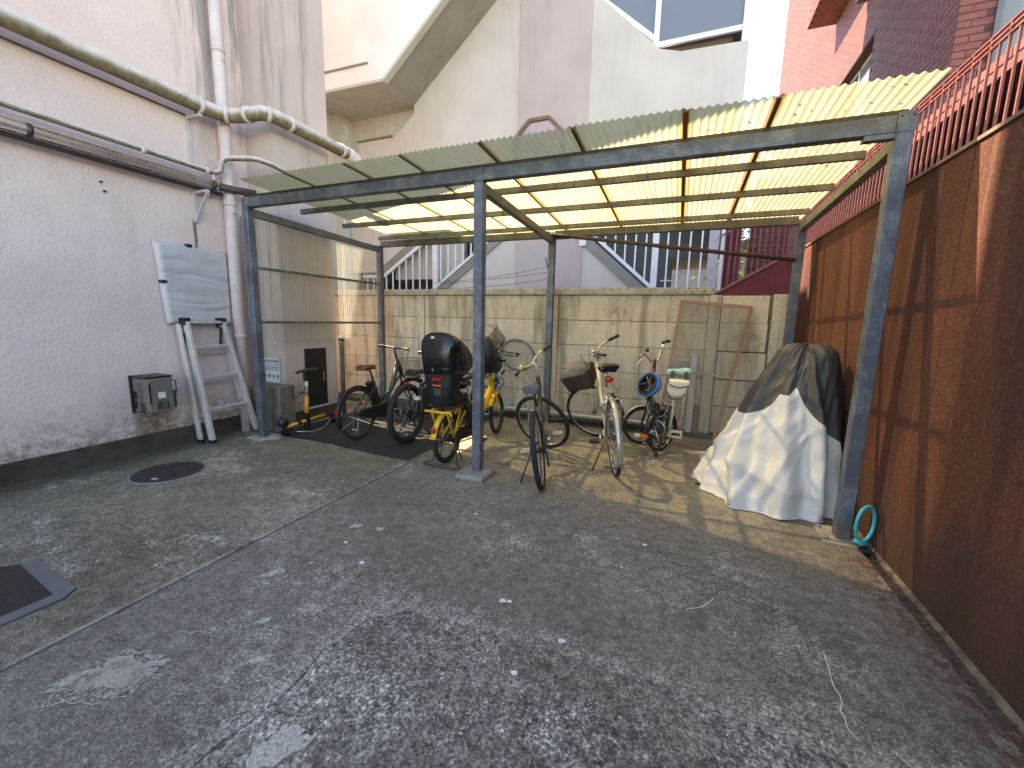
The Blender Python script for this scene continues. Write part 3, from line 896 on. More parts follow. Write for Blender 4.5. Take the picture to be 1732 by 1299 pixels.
# manhole, mats
mh = thing("manhole_cover", "round iron manhole cover near the left wall", "manhole", (-4.40, 2.28, 0))
MB().tube([(-4.40, 2.28, -.01), (-4.40, 2.28, .005)], .29, 56).build("rim", IRONRIM, mh)
MB().tube([(-4.40, 2.28, 0), (-4.40, 2.28, .0085)], .275, 56).build("lid", IRON, mh)
pat = MB()
for i in range(-4, 5):
    for j in range(-4, 5):
        if i * i + j * j < 18:
            pat.box(-4.40 + i * .055 - .02, -4.40 + i * .055 + .02, 2.28 + j * .055 - .005, 2.28 + j * .055 + .005, .008, .0115)
pat.build("tread_pattern", IRON, mh, kind="stuff")
MB().box(-4.33, -4.27, 2.10, 2.13, .008, .013).build("key_slot", MORTARGREY, mh)
dm = thing("doormat", "dark brown doormat with grey rubber edge on the left floor", "doormat", (-3.5, .7, 0), )
dmv = [(-2.90, .975), (-3.545, 1.045), (-4.3, .53), (-3.9, .0), (-2.93, .42)]
MB().prism([(-2.97, .955), (-3.50, 1.015), (-4.25, .40), (-3.85, -.4), (-2.99, .0)][::-1], 'z', .0, .013).build("pile", DOORMAT, dm)
MB().prism([(-2.885, .965), (-2.94, 1.035), (-3.50, 1.085), (-3.535, 1.02), (-2.97, .955)], 'z', 0, .011).build("rubber_edge", MATEDGE, dm)
MB().prism([(-2.885, .965), (-2.97, .955), (-2.99, 0.0), (-2.93, 0.0)], 'z', 0, .011).build("rubber_edge", MATEDGE, dm)
# black ground sheet under the left bikes: edges wrinkle up
def ground_sheet():
    outl = [(-4.70, 3.76), (-4.45, 3.58), (-3.63, 3.52), (-2.60, 3.56), (-2.56, 4.1), (-2.54, 5.9), (-4.72, 5.9)]
    def inside_u(u, v):
        x0 = -4.70 + (.25 * (1 - v) if v < .1 else 0)
        yf = 3.56 + .05 * math.sin(u * 5) + .17 * max(0, .12 - u) / .12
        return (-4.70 + 2.14 * u, yf + (5.9 - yf) * v)
    rows = []
    for j in range(31):
        row = []
        v = (j / 30) ** 1.7
        for i in range(81):
            u = i / 80
            x, y = inside_u(u, v)
            z = .004 + .006 * (mnoise.noise(Vector((x * 3, y * 3, 1))) + 1) * .5
            ed = math.exp(-((y - 3.58) / .06) ** 2)
            z += ed * (.035 * max(0, mnoise.noise(Vector((x * 5.5, 4, 2)))) + .03 * math.exp(-((x + 4.05) / .09) ** 2) + .03 * math.exp(-((x + 3.72) / .07) ** 2))
            row.append((x, y, z))
        rows.append(row)
    single(MB().loft(rows, False, False), "ground_sheet", MATFELT, "wrinkled black weed sheet under the bikes beside the pier", "ground sheet", (-3.6, 4.5, 0))
ground_sheet()

# ------------------------------------------------------------------ precast block wall at the back
YW = 6.03
bw = thing("boundary_wall", "stained precast concrete plank wall behind the bicycle shelter", "wall", (-2, YW, 0))
zs = [.06, .43, .79, 1.16, 1.52, 1.88]
posts = [(-6.42, .12), (-4.08, .12), (-1.75, .13), (.40, .14)]
for (x, w) in posts:
    MB().box(x - w / 2, x + w / 2, YW - .03, YW + .09, 0, 1.878).build("post", PLANK, bw, bevel=.006)
for (xa, wa), (xb, wb_) in zip(posts[:-1], posts[1:]):
    for k, (a, b_) in enumerate(zip(zs[:-1], zs[1:])):
        dy = random.uniform(-.004, .004)
        MB().box(xa + wa / 2 + .004, xb - wb_ / 2 - .004, YW + dy, YW + .06 + dy, a + .003, b_ - .002).build("plank", PLANK, bw, bevel=.006)
for k, (a, b_) in enumerate(zip(zs[:-1], [.425, .782, 1.15, 1.525, 1.872])):
    xe = 1.03 + random.uniform(-.03, .01)
    MB().box(.478, xe, YW + .002 * k, YW + .06, a + .004, b_ - .002).build("plank", PLANK, bw, bevel=.008)
MB().box(1.055, 1.22, YW - .02, YW + .09, 0, 1.885).build("post", PLANK, bw, bevel=.008)
for (a, b_) in ((-6.5, -4.083), (-4.079, -1.752), (-1.748, .375)):
    MB().box(a, b_, YW - .05, YW + .11, 1.882, 1.975).build("coping", COPING, bw, bevel=.01)
MB().box(-6.5, 1.3, YW + .061, YW + .075, 0, 1.87).build("backing", BLOCKC, bw)
MB().box(-6.5, 1.3, YW - .16, YW + .09, -.03, .055).build("footing", PLINTH, bw, bevel=.01)
# barbed wire on a steel rod
wr = thing("barbed_wire", "sagging barbed wire strands strung above the plank wall", "barbed wire", (-2.3, YW, 1.98))
def sag(a, b_, d, n=30):
    a, b_ = Vector(a), Vector(b_)
    return [a.lerp(b_, i / n) - Vector((0, 0, d * 4 * (i / n) * (1 - i / n))) for i in range(n + 1)]
for z0, z1, d in ((2.10, 2.30, .06), (2.06, 2.22, .03), (2.0, 2.12, .05)):
    pts = sag((-4.1, YW + .03, z0), (-1.86, YW + .02, z1), d)
    mb = MB().tube(pts, .0028, 4)
    for p in pts[1::2]:
        mb.beam(p + Vector((-.006, 0, -.014)), p + Vector((.006, 0, .014)), .003, .003)
    mb.build("strand", DKSTEEL, wr)
MB().tube([(-1.80, YW + .02, 1.97), (-1.92, YW + .02, 2.42)], .008, 6).build("rod", RUSTSTEEL, wr)
# pipes along the foot of the plank wall
hp = thing("wall_foot_pipe", "grey plastic pipe lying along the foot of the plank wall", "pipe", (-.6, 5.82, .1))
MB().tube([(-2.5, 5.82, .16), (-.35, 5.82, .15), (.05, 5.82, .15), (.12, 5.82, .2), (.13, 5.82, .5), (.13, 5.84, .62)], .022, 10).build("pipe_run", PVC, hp)
MB().tube([(-3.3, 5.78, .09), (-.3, 5.78, .085)], .03, 10).build("lower_pipe", BLACKP, hp)
vp = thing("pvc_duct", "upright grey plastic duct against the wall behind the screen door", "duct", (.20, 5.93, 0))
MB().box(.17, .25, 5.91, 5.98, .06, 1.10).build("duct_body", PVC, vp, bevel=.006)
MB().box(.165, .255, 5.905, 5.982, 1.10, 1.12).build("cap", PVC, vp)
MB().box(-.06, .17, 5.95, 5.97, 1.02, 1.04).build("side_bar", PVC, vp)
MB().box(.262, .32, 5.92, 5.985, .06, .42).build("timber_offcut", simple("weathered_wood", (.26, .16, .10), .8, 0, .3, 10, .2, 60), vp, bevel=.003)

# ------------------------------------------------------------------ right retaining wall with its red fence
rw = thing("retaining_wall", "rusty brown roughcast retaining wall on the right", "wall", (XR, 2, 0))
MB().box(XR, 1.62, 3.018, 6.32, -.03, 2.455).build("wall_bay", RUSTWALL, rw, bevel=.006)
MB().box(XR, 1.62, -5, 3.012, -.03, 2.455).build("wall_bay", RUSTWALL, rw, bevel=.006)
MB().box(XR - .012, 1.64, -5, 6.34, 2.455, 2.475).build("cap_strip", simple("cap_cement", (.21, .12, .085), .85, 0, .3, 12, .3, 80), rw)
MB().box(XR + .03, 1.62, 6.32, 6.7, -.03, 2.0).build("end_return", REDWALL, rw)
fe = thing("red_fence", "red oxide steel bar fence standing on the brown retaining wall", "fence", (1.42, 2, 2.47))
proto = MB().box(-.0055, .0055, -.0055, .0055, 0, .56)
pm = proto.mesh("bar")
pm.materials.append(FENCE_RED)
proto2 = MB().box(-.005, .005, -.005, .005, 0, .50)
pm2 = proto2.mesh("short_bar")
pm2.materials.append(FENCE_RED)
yy = .75
i = 0
while yy < 7.6:
    o = bpy.data.objects.new("bar", pm if i % 2 == 0 else pm2)
    COL.objects.link(o)
    o.parent = fe
    o.location = (0, yy - 2, 0)
    yy += .072
    i += 1
for z in (.558, .530, .500):
    MB().box(1.412, 1.428, -5, 7.6, 2.47 + z - .004, 2.47 + z + .004).build("rail", FENCE_RED, fe)
MB().box(1.405, 1.435, -5, 7.6, 2.478, 2.490).build("rail", FENCE_RED, fe)
yy = -4.9
mb = MB()
while yy < .7:
    mb.box(1.415, 1.425, yy, yy + .011, 2.47, 3.03)
    yy += .072
mb.build("far_bars", FENCE_RED, fe)

# ------------------------------------------------------------------ red tiled apartment block on the right
XB = 3.0
rb = thing("red_brick_building", "tall red tiled apartment building beyond the fence on the right", "building", (XB, 10, 0))
def facade(segs):
    mb = MB()
    for (y0, y1, z0, z1) in segs:
        mb.box(XB, XB + .3, y0, y1, z0, z1)
    return mb
oy0, oy1, oz0, oz1 = 10.65, 13.2, 4.2, 7.02
facade([(7.63, oy0, 0, 16), (oy1, 21, 0, 16), (oy0, oy1, oz1, 16), (oy0, oy1, 0, oz0)]).build("wall", MORTAR, rb)
MB().box(XB + .3, 9, 7.63, 21, 0, 15.99).build("inner_mass", MORTAR, rb)
# tiles: 300 nearest as single parts, the rest joined
tl, th = .272, .0715
tmesh = MB().box(-.0025, .012, -tl / 2, tl / 2, -th / 2, th / 2).mesh("tile")
tmesh.materials.append(TILE)
cands = []
halves = []
row = 0
z = 3.0
while z < 13.5:
    y = 7.63 + (.144 if row % 2 else 0) + tl / 2 + .002
    if row % 2:
        halves.append((7.63, z))
    while y < 20.8:
        if not (oy0 - tl / 2 < y < oy1 + tl / 2 and oz0 - .03 < z < oz1 + .03):
            cands.append((y * y + XB * XB + (z - 1.5) ** 2, y, z))
        y += .288
    z += .0875
    row += 1
cands.sort()
vis = [c for c in cands if c[2] > 3.9 + .0 * c[1]]
near = set(id(c) for c in vis[:300])
rest = MB()
for (y, z) in halves:
    rest.box(XB - .0025, XB + .012, y + .002, y + .138, z - th / 2, z + th / 2)
for c in cands:
    jx = random.uniform(-.001, .001)
    if id(c) in near:
        o = bpy.data.objects.new("tile", tmesh)
        COL.objects.link(o)
        o.parent = rb
        o.location = (jx, c[1] - 10, c[2])
    else:
        y, z = c[1], c[2]
        rest.box(XB - .0025 + jx, XB + .012, y - tl / 2, y + tl / 2, z - th / 2, z + th / 2)
rest.build("tiles", TILE, rb, kind="stuff")
# tiles on the return facing the yard
rest = MB()
z = 3.0
row = 0
while z < 8:
    x = XB + (.144 if row % 2 else 0) + tl / 2 + .004
    if row % 2:
        rest.box(XB + .003, XB + .138, 7.627, 7.64, z - th / 2, z + th / 2)
    while x < 5.2:
        if not (3.32 < x < 5.0 and 4.3 < z):
            rest.box(x - tl / 2, x + tl / 2, 7.627, 7.64, z - th / 2, z + th / 2)
        x += .288
    z += .0875
    row += 1
rest.build("tiles", TILE, rb, kind="stuff")
wf = MB()
for (a, b_, c_, d_) in ((3.36, 3.42, 4.2, 6.9), (3.42, 5.2, 6.84, 6.9), (3.42, 5.2, 4.2, 4.26), (4.25, 4.30, 4.26, 6.84)):
    wf.box(a, b_, 7.600, 7.65, c_, d_)
wf = wf.build("window_frame", simple("window_bronze", (.14, .13, .12), .4, .4), rb)
MB().box(3.42, 4.25, 7.612, 7.628, 4.26, 6.84).build("pane", WINGLASS, wf)
MB().box(4.30, 5.2, 7.612, 7.628, 4.26, 6.84).build("pane", WINGLASS, wf)
# recessed window in the long face
wd = MB()
for (a, b_, c_, d_) in ((oy0, oy0 + .06, oz0, oz1), (11.85, 11.92, oz0, oz1), (oy1 - .06, oy1, oz0, oz1), (oy0, oy1, oz1 - .06, oz1)):
    wd.box(XB + .18, XB + .22, a, b_, c_, d_)
wd = wd.build("window_frame", ALU, rb)
MB().box(XB + .195, XB + .205, oy0 + .06, 11.85, oz0, oz1 - .06).build("pane", WINGLASS, wd)
MB().box(XB + .195, XB + .205, 11.92, oy1 - .06, oz0, oz1 - .06).build("pane", VOID, wd)
bay = MB().box(2.4, XB - .01, 8.6, 13.5, 8.87, 12).build("bay", MORTAR, rb)
bt = MB()
y = 8.7
row = 0
while y < 13.5:
    x = 2.46 + (.06 if row % 2 else 0)
    while x < 2.96:
        bt.box(x - .055, x + .055, y - .05, y + .05, 8.862, 8.872)
        x += .12
    y += .11
    row += 1
z = 8.92
row = 0
while z < 11:
    y = 8.7 + (.144 if row % 2 else 0)
    while y < 13.4:
        bt.box(2.391, 2.41, y - tl / 2, y + tl / 2, z - th / 2, z + th / 2)
        y += .288
    z += .0875
    row += 1
bt.build("tiles", TILE, bay, kind="stuff")
vh = MB().box(2.80, XB - .005, 10.9, 11.35, 7.98, 8.2).build("vent_hood", BLACKP, rb, bevel=.02)
# low tiled parapet between fence and building
lp = thing("tiled_parapet", "low sunlit red tiled parapet just behind the steel fence", "parapet wall", (2.2, 4, 3.48))
MB().box(2.2, 2.42, .5, 9.3, 3.48, 3.65).build("core", MORTAR, lp)
z = 3.523
row = 0
ptm = MB().box(-.008, .012, -tl / 2, tl / 2, -th / 2, th / 2).mesh("tile")
ptm.materials.append(TILE)
while z < 3.62:
    y = 1.2 + (.144 if row % 2 else 0)
    while y < 9.2:
        o = bpy.data.objects.new("tile", ptm)
        COL.objects.link(o)
        o.parent = lp
        o.location = (random.uniform(-.001, .001), y - 4, z - 3.48)
        y += .288
    z += .0875
    row += 1
MB().box(2.42, 2.99, .5, 7.6, 3.50, 3.62).build("slab", MORTAR, lp)  # slab added so that the lower wall falls in shade
MB().box(2.9, 2.98, .5, 7.6, 0, 3.49).build("lower_wall", REDWALL, lp)
# red ramp wall closing the gap behind the plank wall
rp = thing("ramp_wall", "dark red sloping ramp wall behind the right end of the plank wall", "wall", (1.2, 8, 0))
MB().prism([(.52, 0), (2.2, 0), (2.2, 3.02), (.52, 2.02)], 'y', 8.0, 8.15).build("sloping_wall", REDWALL, rp)
MB().beam((.50, 8.0, 2.02), (2.2, 8.0, 3.04), .06, .035, (0, 1, 0)).build("cap_strip", simple("ramp_cap", (.30, .12, .10), .7), rp)
x = .60
while x < 2.2:
    zb = 2.04 + (x - .52) * .595
    MB().box(x - .008, x + .008, 8.03, 8.046, zb, zb + .95).build("bar", FENCE_RED, rp)
    x += .085
MB().beam((.50, 8.04, 2.96), (2.2, 8.04, 3.98), .02, .03, (0, 1, 0)).build("rail", FENCE_RED, rp)
rc = thing("red_stair_wall", "dark red tiled wall in shade behind the sloping ramp", "wall", (1.5, 9.6, 0))
MB().box(1.16, 3.0, 9.6, 9.8, 0, 4.3).build("wall", REDWALL, rc)
MB().box(.72, .92, 9.55, 9.62, 0, 3.7).build("wall", REDWALL, rc)
rt_ = MB()
z = 2.0
row = 0
while z < 4.2:
    x = 1.28 + (.144 if row % 2 else 0)
    while x < 2.9:
        rt_.box(x - tl / 2, x + tl / 2, 9.59, 9.61, z - th / 2, z + th / 2)
        x += .288
    z += .0875
    row += 1
rt_.build("tiles", TILE, rc, kind="stuff")
fb = thing("far_house", "pale blue grey house glimpsed under the stair landing", "house", (.5, 17, 0))
MB().box(-6, 4.5, 17, 20, 0, 4.2).build("wall", simple("pale_blue_wall", (.33, .37, .42), .8, 0, .2, 3), fb)
MB().box(-1.2, .2, 16.96, 17, 1.5, 2.6).build("window", WINGLASS, fb)
MB().box(-6.2, 4.7, 16.7, 20, 4.2, 4.4).build("roof", simple("far_roof", (.12, .12, .13), .7), fb)
# a tree glimpsed through the slot
tg = thing("street_tree", "bright green tree glimpsed through the slot beside the stairs", "tree", (1.3, 15, 0))
MB().tube([(1.3, 15, 0), (1.35, 15, 2), (1.3, 15, 4)], [.12, .09, .05], 8).build("trunk", RUSTSTEEL, tg)
mb = MB()
for k in range(900):
    x, y, z = random.gauss(1.35, .5), random.gauss(15, .5), random.gauss(3.6, .9)
    a = random.uniform(0, 6.28)
    u = Vector((math.cos(a), math.sin(a), random.uniform(-.5, .5))) * .07
    v = Vector((-math.sin(a), math.cos(a), random.uniform(-.8, .8))) * .05
    p = Vector((x, y, z))
    mb._add([p - u, p + v, p + u, p - v], [(0, 1, 2, 3)])
mb.build("crown", TREELEAF, tg)

# ------------------------------------------------------------------ cream stair building at the back
YS = 8.25
st = thing("stair_building", "cream and rose rendered stair building rising behind the plank wall", "building", (-3, YS, 0))
MB().prism([(-2.80, 8.22), (-.687, 6.17), (-.34, 6.065), (.68, 6.03), (.68, 4.3), (-4.0, 4.3), (-6.62, 2.56), (-7.57, 2.56), (-7.57, 4.44), (-5.72, 5.90), (-5.72, 6.066), (-3.05, 8.225)][::-1], 'y', YS, YS + .14).build("parapet_wall", STUCCO_CREAM, st)
MB().prism([(-5.4, 0), (-5.4, 1.90), (-2.83, 3.78), (-2.70, 3.78), (-.55, 1.88), (-.55, 0)][::-1], 'y', YS, YS + .14).build("lower_wall", STUCCO_CREAM, st)
MB().prism([(-3.262, 0), (-3.262, 7.83), (-2.93, 8.09), (-1.88, 7.19), (-1.88, 0)], 'y', YS - .025, YS + .01).build("pilaster", STUCCO_ROSE, st)
MB().box(-15, -7.8, 6.9, 12, 0, 9.0).build("sun_block_wing", STUCCO_CREAM, st)  # added wing, out of view, that keeps low sun off the left floor
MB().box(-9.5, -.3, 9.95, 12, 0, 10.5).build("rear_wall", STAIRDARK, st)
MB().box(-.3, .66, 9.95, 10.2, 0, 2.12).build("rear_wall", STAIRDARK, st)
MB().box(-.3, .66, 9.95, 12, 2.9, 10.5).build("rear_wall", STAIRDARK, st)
MB().box(-7.4, .66, YS + .15, 9.94, 4.05, 4.25).build("landing_slab", CONC_SOFFIT, st)
MB().box(.56, .68, YS + .145, 12, 3.2, 6.03).build("end_wall", STUCCO_CREAM, st)
MB().box(-1.9, .68, YS + .15, 9.94, 8.3, 8.5).build("roof_slab", CONC_SOFFIT, st)
MB().box(-2.2, .66, YS + .02, 12, 8.51, 13.5).build("sun_block_storey", STUCCO_CREAM, st)  # block added above the view to shade the near red facade
MB().box(.60, .62, YS + .1, 9.94, 6.04, 8.29).build("sun_block_pane", WIREDGLASS, st)  # opaque pane added out of sight to stop sun crossing the landing
# stringers, rails and balusters of the two lower flights
MB().beam((-5.45, YS - .02, 1.86), (-2.95, YS - .02, 3.665), .05, .16, (0, 1, 0)).build("stringer", STRINGER, st)
MB().beam((-5.50, YS - .02, 1.96), (-2.95, YS - .02, 3.80), .08, .055, (0, 1, 0)).build("rail", ALU_WHITE, st)
MB().beam((-6.62, YS - .02, 2.60), (-4.0, YS - .02, 4.29), .05, .17, (0, 1, 0)).build("stringer", STRINGER, st)
MB().beam((-6.60, YS - .03, 2.46), (-4.0, YS - .03, 4.14), .06, .07, (0, 1, 0)).build("rail", ALU_WHITE, st)
MB().box(-7.2, -6.58, YS - .06, YS, 2.43, 2.50).build("rail", ALU_WHITE, st)
x = -7.1
while x < -3.6:
    zt = 2.44 if x < -6.6 else 2.46 + (x + 6.6) * .646
    zb = max(1.6, 1.96 + (x + 5.5) * .7216)
    if abs(x + 5.2) > .1:
        MB().box(x - .014, x + .014, YS - .035, YS - .007, zb, zt).build("baluster", ALU_WHITE, st)
    x += .187
MB().box(-5.25, -5.13, YS - .05, YS + .05, 1.5, 3.33).build("post", ALU_WHITE, st)
MB().beam((-2.2, YS - .02, 3.40), (-.45, YS - .02, 1.85), .05, .17, (0, 1, 0)).build("stringer", STRINGER, st)
MB().beam((-2.1, YS - .02, 3.52), (-.50, YS - .02, 2.11), .08, .06, (0, 1, 0)).build("rail", ALU_WHITE, st)
MB().box(-1.93, -1.80, YS - .06, YS - .03, 2.95, 3.4).build("post", ALU_WHITE, st)
x = -1.62
while x < .38:
    zb = 3.52 - (x + 2.1) * .881 if x < -.55 else 1.7
    if abs(x + .50) > .12:
        MB().box(x - .014, x + .014, YS - .035, YS - .007, zb, 4.0).build("baluster", ALU_WHITE, st)
    x += .187
MB().box(-.575, -.465, YS - .05, YS + .05, 1.5, 4.05).build("post", ALU_WHITE, st)
MB().box(.36, .52, YS - .06, YS + .06, 1.5, 4.25).build("post", simple("mauve_post", (.42, .37, .41), .5), st)
MB().box(.545, .60, YS - .09, YS - .03, 1.5, 4.2).build("post", ALU_WHITE, st)
for xx in (.70, .82):
    MB().box(xx - .035, xx + .035, YS - .06, YS + .02, 1.7, 4.1).build("post", REDWALL, st)
for (z0, z1, x0) in ((2.35, 2.38, -.45), (2.10, 2.13, -.45)):
    MB().box(x0, .36, 9.2, 9.24, z0, z1).build("inner_rail", ALU_WHITE, st)
MB().beam((-.45, 9.5, 2.1), (.36, 9.5, 2.45), .03, .03).build("inner_rail", ALU_WHITE, st)
# upper white balcony, its flight and landing
YA = 7.2
MB().prism([(-9.5, 6.13), (-5.69, 6.06), (-4.40, 7.107), (-3.3, 8.0), (-3.3, 8.1), (-9.5, 8.1)][::-1], 'y', YA, YA + .16).build("balcony_wall", STUCCO_WHITE, st)
MB().beam((-9.5, YA + .05, 6.11), (-5.69, YA + .05, 6.04), .12, .05, (0, 1, 0)).build("drip_edge", CONC_PALE, st)
MB().beam((-5.70, YA + .05, 6.035), (-3.3, YA + .05, 7.98), .12, .05, (0, 1, 0)).build("drip_edge", CONC_PALE, st)
MB().box(-9.5, -5.70, YA + .165, 9.9, 6.07, 6.25).build("landing_slab", CONC_PALE, st)
MB().prism([(-5.695, 6.07), (-3.3, 8.01), (-3.3, 8.2), (-5.695, 6.26)][::-1], 'y', YA + .165, YS - .005).build("flight_slab", CONC_SOFFIT, st)
MB().beam((-7.4, YA - .01, 6.425), (-6.05, YA - .01, 6.40), .03, .03, (0, 1, 0)).build("balcony_bar", STRINGER, st)
MB().box(-9.5, -7.60, 8.0, 9.9, 2.4, 6.068).build("pillar", CONC_PALE, st)
MB().box(-7.598, -4.6, 8.42, 8.6, 5.63, 6.068).build("lintel", CONC_PALE, st)
MB().box(-7.598, -7.50, 8.42, 8.6, 2.4, 5.63).build("door_jamb", CONC_PALE, st)
dr = MB().box(-7.495, -6.43, 8.50, 8.54, 3.4, 5.61).build("door", simple("cream_door", (.66, .62, .60), .5, 0, .05, 4), st)
MB().box(-6.56, -6.47, 8.47, 8.50, 4.95, 5.10).build("door_lock", BLACKP, dr)
for z in (3.9, 5.1):
    MB().box(-7.50, -7.46, 8.485, 8.50, z, z + .17).build("hinge", STEEL, dr)
MB().box(-6.425, -4.6, 8.42, 8.6, 2.4, 5.628).build("side_wall", CONC_PALE, st)
tie = MB()
for (x, z) in ((-7.2, 5.8), (-6.75, 5.85), (-6.3, 5.82)):
    tie.tube([(x, 8.425, z), (x, 8.414, z)], .018, 8)
tie.build("form_tie", STRINGER, st)
text_mesh("3", .42, LABELW, "numeral", st, Matrix.Translation((-7.594 + 3, 8.205 - YS, 5.60)) @ Matrix.Rotation(R(90), 4, 'Z') @ Matrix.Rotation(R(90), 4, 'X'), .006)
# glazed screen over the right parapet
gs = MB()
gs.box(-.80, -.71, YS + .02, YS + .09, 6.05, 8.3)
gs.box(.57, .645, YS + .02, YS + .09, 6.03, 8.3)
gs.box(-.71, .57, YS + .03, YS + .08, 6.22, 6.30)
gs.beam((-2.2, YS + .05, 7.60), (-.76, YS + .05, 6.34), .05, .08, (0, 1, 0))
gs.box(-1.7, .645, YS + .025, YS + .085, 8.22, 8.295)
gs = gs.build("screen_frame", ALU_WHITE, st)
MB().box(-.71, .57, YS + .05, YS + .06, 6.30, 8.22).build("pane", WIREDGLASS, gs)
MB().prism([(-.80, 6.41), (-.80, 8.22), (-2.15, 8.22), (-2.15, 7.60)], 'y', YS + .05, YS + .06).build("pane", WIREDGLASS, gs)
MB().box(-.65, .45, YS + .16, YS + .2, 6.02, 6.24).build("kick_board", simple("brown_board", (.12, .085, .06), .8), st)
# octagonal window
def octa(r):
    return [(-2.82 + r * math.cos(R(22.5 + 45 * k)), 4.86 + r * math.sin(R(22.5 + 45 * k))) for k in range(8)]
oc = thing("octagonal_window", "octagonal brown framed window half hidden behind the shelter roof", "window", (-2.82, YS, 4.86))
fr = MB()
A_, B_ = octa(.55), octa(.485)
for k in range(8):
    k2 = (k + 1) % 8
    fr.prism([A_[k], A_[k2], B_[k2], B_[k]][::-1], 'y', YS - .09, YS - .026)
fr.build("frame", simple("brown_window_frame", (.17, .11, .06), .5, 0, .15, 8), oc)
MB().prism(octa(.486)[::-1], 'y', YS - .05, YS - .03).build("pane", PURPLEGLASS, oc)

# ================================================================== THE SHELTER
XL, XC, XRp, PW = -4.72, -1.769, 1.147, .088
YF, YB = 3.43, 5.681
sh = thing("bicycle_shelter", "galvanised steel bicycle shelter with yellowed corrugated roof", "bicycle shelter", (XC, YF, 0))
for (x, y, zb, zt) in ((XL, YF, .0, 2.805), (XC, YF, .05, 2.69), (XRp, YF, .012, 2.805), (XL, YB, 0, 2.66), (XC, YB, 0, 2.66), (XRp, YB, 0, 2.66)):
    o = MB().box(x, x + PW, y, y + PW, zb, zt).build("post", GALV_POST, sh, bevel=.005)
# feet
MB().box(-1.875, -1.585, 3.28, 3.585, -.005, .042).build("footing", simple("footing_cement", (.28, .26, .24), .9, 0, .25, 12, .4, 80), sh, bevel=.012)
fp = MB().box(-1.86, -1.60, 3.30, 3.575, .042, .051).build("base_plate", simple("weathered_plate", (.30, .27, .25), .7, .2, .3, 14, .2, 80), sh)
for (x, y) in ((-1.83, 3.33), (-1.64, 3.33)):
    MB().tube([(x, y, .05), (x, y, .068)], .012, 6).build("bolt", STEEL, fp)
fp = MB().prism([(1.05, 3.34), (1.25, 3.33), (1.26, 3.63), (1.06, 3.635)], 'z', .001, .012).build("base_plate", simple("rusty_plate", (.33, .28, .22), .75, .2, .3, 10, .2, 80), sh)
for (x, y) in ((1.085, 3.40), (1.085, 3.58)):
    MB().tube([(x, y, .011), (x, y, .032)], .012, 6).build("bolt", STEEL, fp)
MB().prism(blob(-4.66, 3.47, .20, .14, .2, 5, 30, .4), 'z', 0, .012).build("footing", MORTARGREY, sh)
# front and back beams, rafters
for (a, b_) in ((XL + PW + .002, XC + .0), (XC + PW, XRp - .002)):
    MB().box(a, b_, YF + .002, YF + PW - .004, 2.697, 2.797).build("front_beam", GALV, sh, bevel=.004)
    MB().box(a, b_, YB + .004, YB + PW - .002, 2.632, 2.722).build("back_beam", GALV_DULL, sh, bevel=.004)
MB().box(XC, XC + PW, YF - .001, YF + PW - .001, 2.692, 2.80).build("front_beam_splice", GALV, sh, bevel=.004)
MB().box(XRp - .004, XRp + PW + .004, YF - .006, YF, 2.695, 2.81).build("corner_plate", GALV, sh)
for dx in (.015, .075):
    MB().tube([(XRp + dx, YF - .006, 2.785), (XRp + dx, YF - .012, 2.785)], .006, 6).build("bolt", DKSTEEL, sh)
MB().box(XRp - .16, XRp - .004, YF + .0, YF + .06, 2.665, 2.694).build("beam_cleat", GALV, sh)
for x in (XL, XC, XRp):
    MB().beam((x + PW / 2, YF + PW - .004, 2.655), (x + PW / 2, YB + .01, 2.595), .07, .08, (1, 0, 0)).build("rafter", GALV_DULL, sh, bevel=.004)
# purlins with hook bolts
def zroof(y): return 2.845 - .04 * (y - 3.43)
for y in (3.475, 4.06, 4.75, 5.50):
    zt = zroof(y) - .012
    hh = .055 if y > 3.6 else .031
    x0, x1 = (-4.50, 1.19) if y > 3.6 else (-4.70, 1.20)
    MB().box(x0, x1, y - .022, y - .018, zt - hh, zt).build("purlin", GALV_DULL if y > 3.6 else DKSTEEL, sh)
    pl = MB().box(x0, x1, y - .018, y + .022, zt - .004, zt).build("purlin", GALV_DULL, sh)
    if y > 3.6:
        MB().box(x0, x1, y - .018, y + .022, zt - hh, zt - hh + .004).build("purlin_lip", GALV_DULL, pl)
    hk = MB()
    x = -4.45
    while x < 1.2:
        hk.tube([(x, y - .026, zt - hh - .008), (x, y - .027, zt + .02), (x, y - .02, zt + .032)], .0035, 5)
        x += random.choice((.18, .30, .36))
    if y > 3.6:
        hk.build("hook_bolts", STEEL, sh, kind="stuff")
# corrugated sheets
PITCH = .050
AMP = .0072
seams = [-4.27, -3.65, -2.91, -2.307, -1.557, -.817, -.071, .45, 1.205]
Y0, Y1 = 3.095, 5.99
for k, (a, b_) in enumerate(zip(seams[:-1], seams[1:])):
    lift = .0035 * (k % 2)
    x0, x1 = a - .02, b_ + .02
    n = int((x1 - x0) / PITCH * 8)
    dy = random.uniform(-.012, .012)
    rows = []
    for y in (Y0 + dy, 3.5, 4.06, 4.75, 5.5, Y1 + dy):
        rows.append([(x0 + (x1 - x0) * i / n, y, zroof(y) + lift + AMP * math.sin(2 * math.pi * (x0 + (x1 - x0) * i / n) / PITCH) + .003 * math.sin(y * 5 + k)) for i in range(n + 1)])
    MB().loft(rows, False, False).build("roof_sheet", ROOF, sh)
    if 0 < k:
        w = .010 if k not in (6, 7) else .014
        MB().box(a - w, a + w, Y0 - .002, Y1, 0, .002).build("sheet_lap_dirt", simple("lap_dirt", (.07, .05, .03), .9) if k < 6 else simple("rust_stain", (.24, .11, .035), .9), sh)
        o = COL.objects[-1] if False else bpy.data.objects[-1]
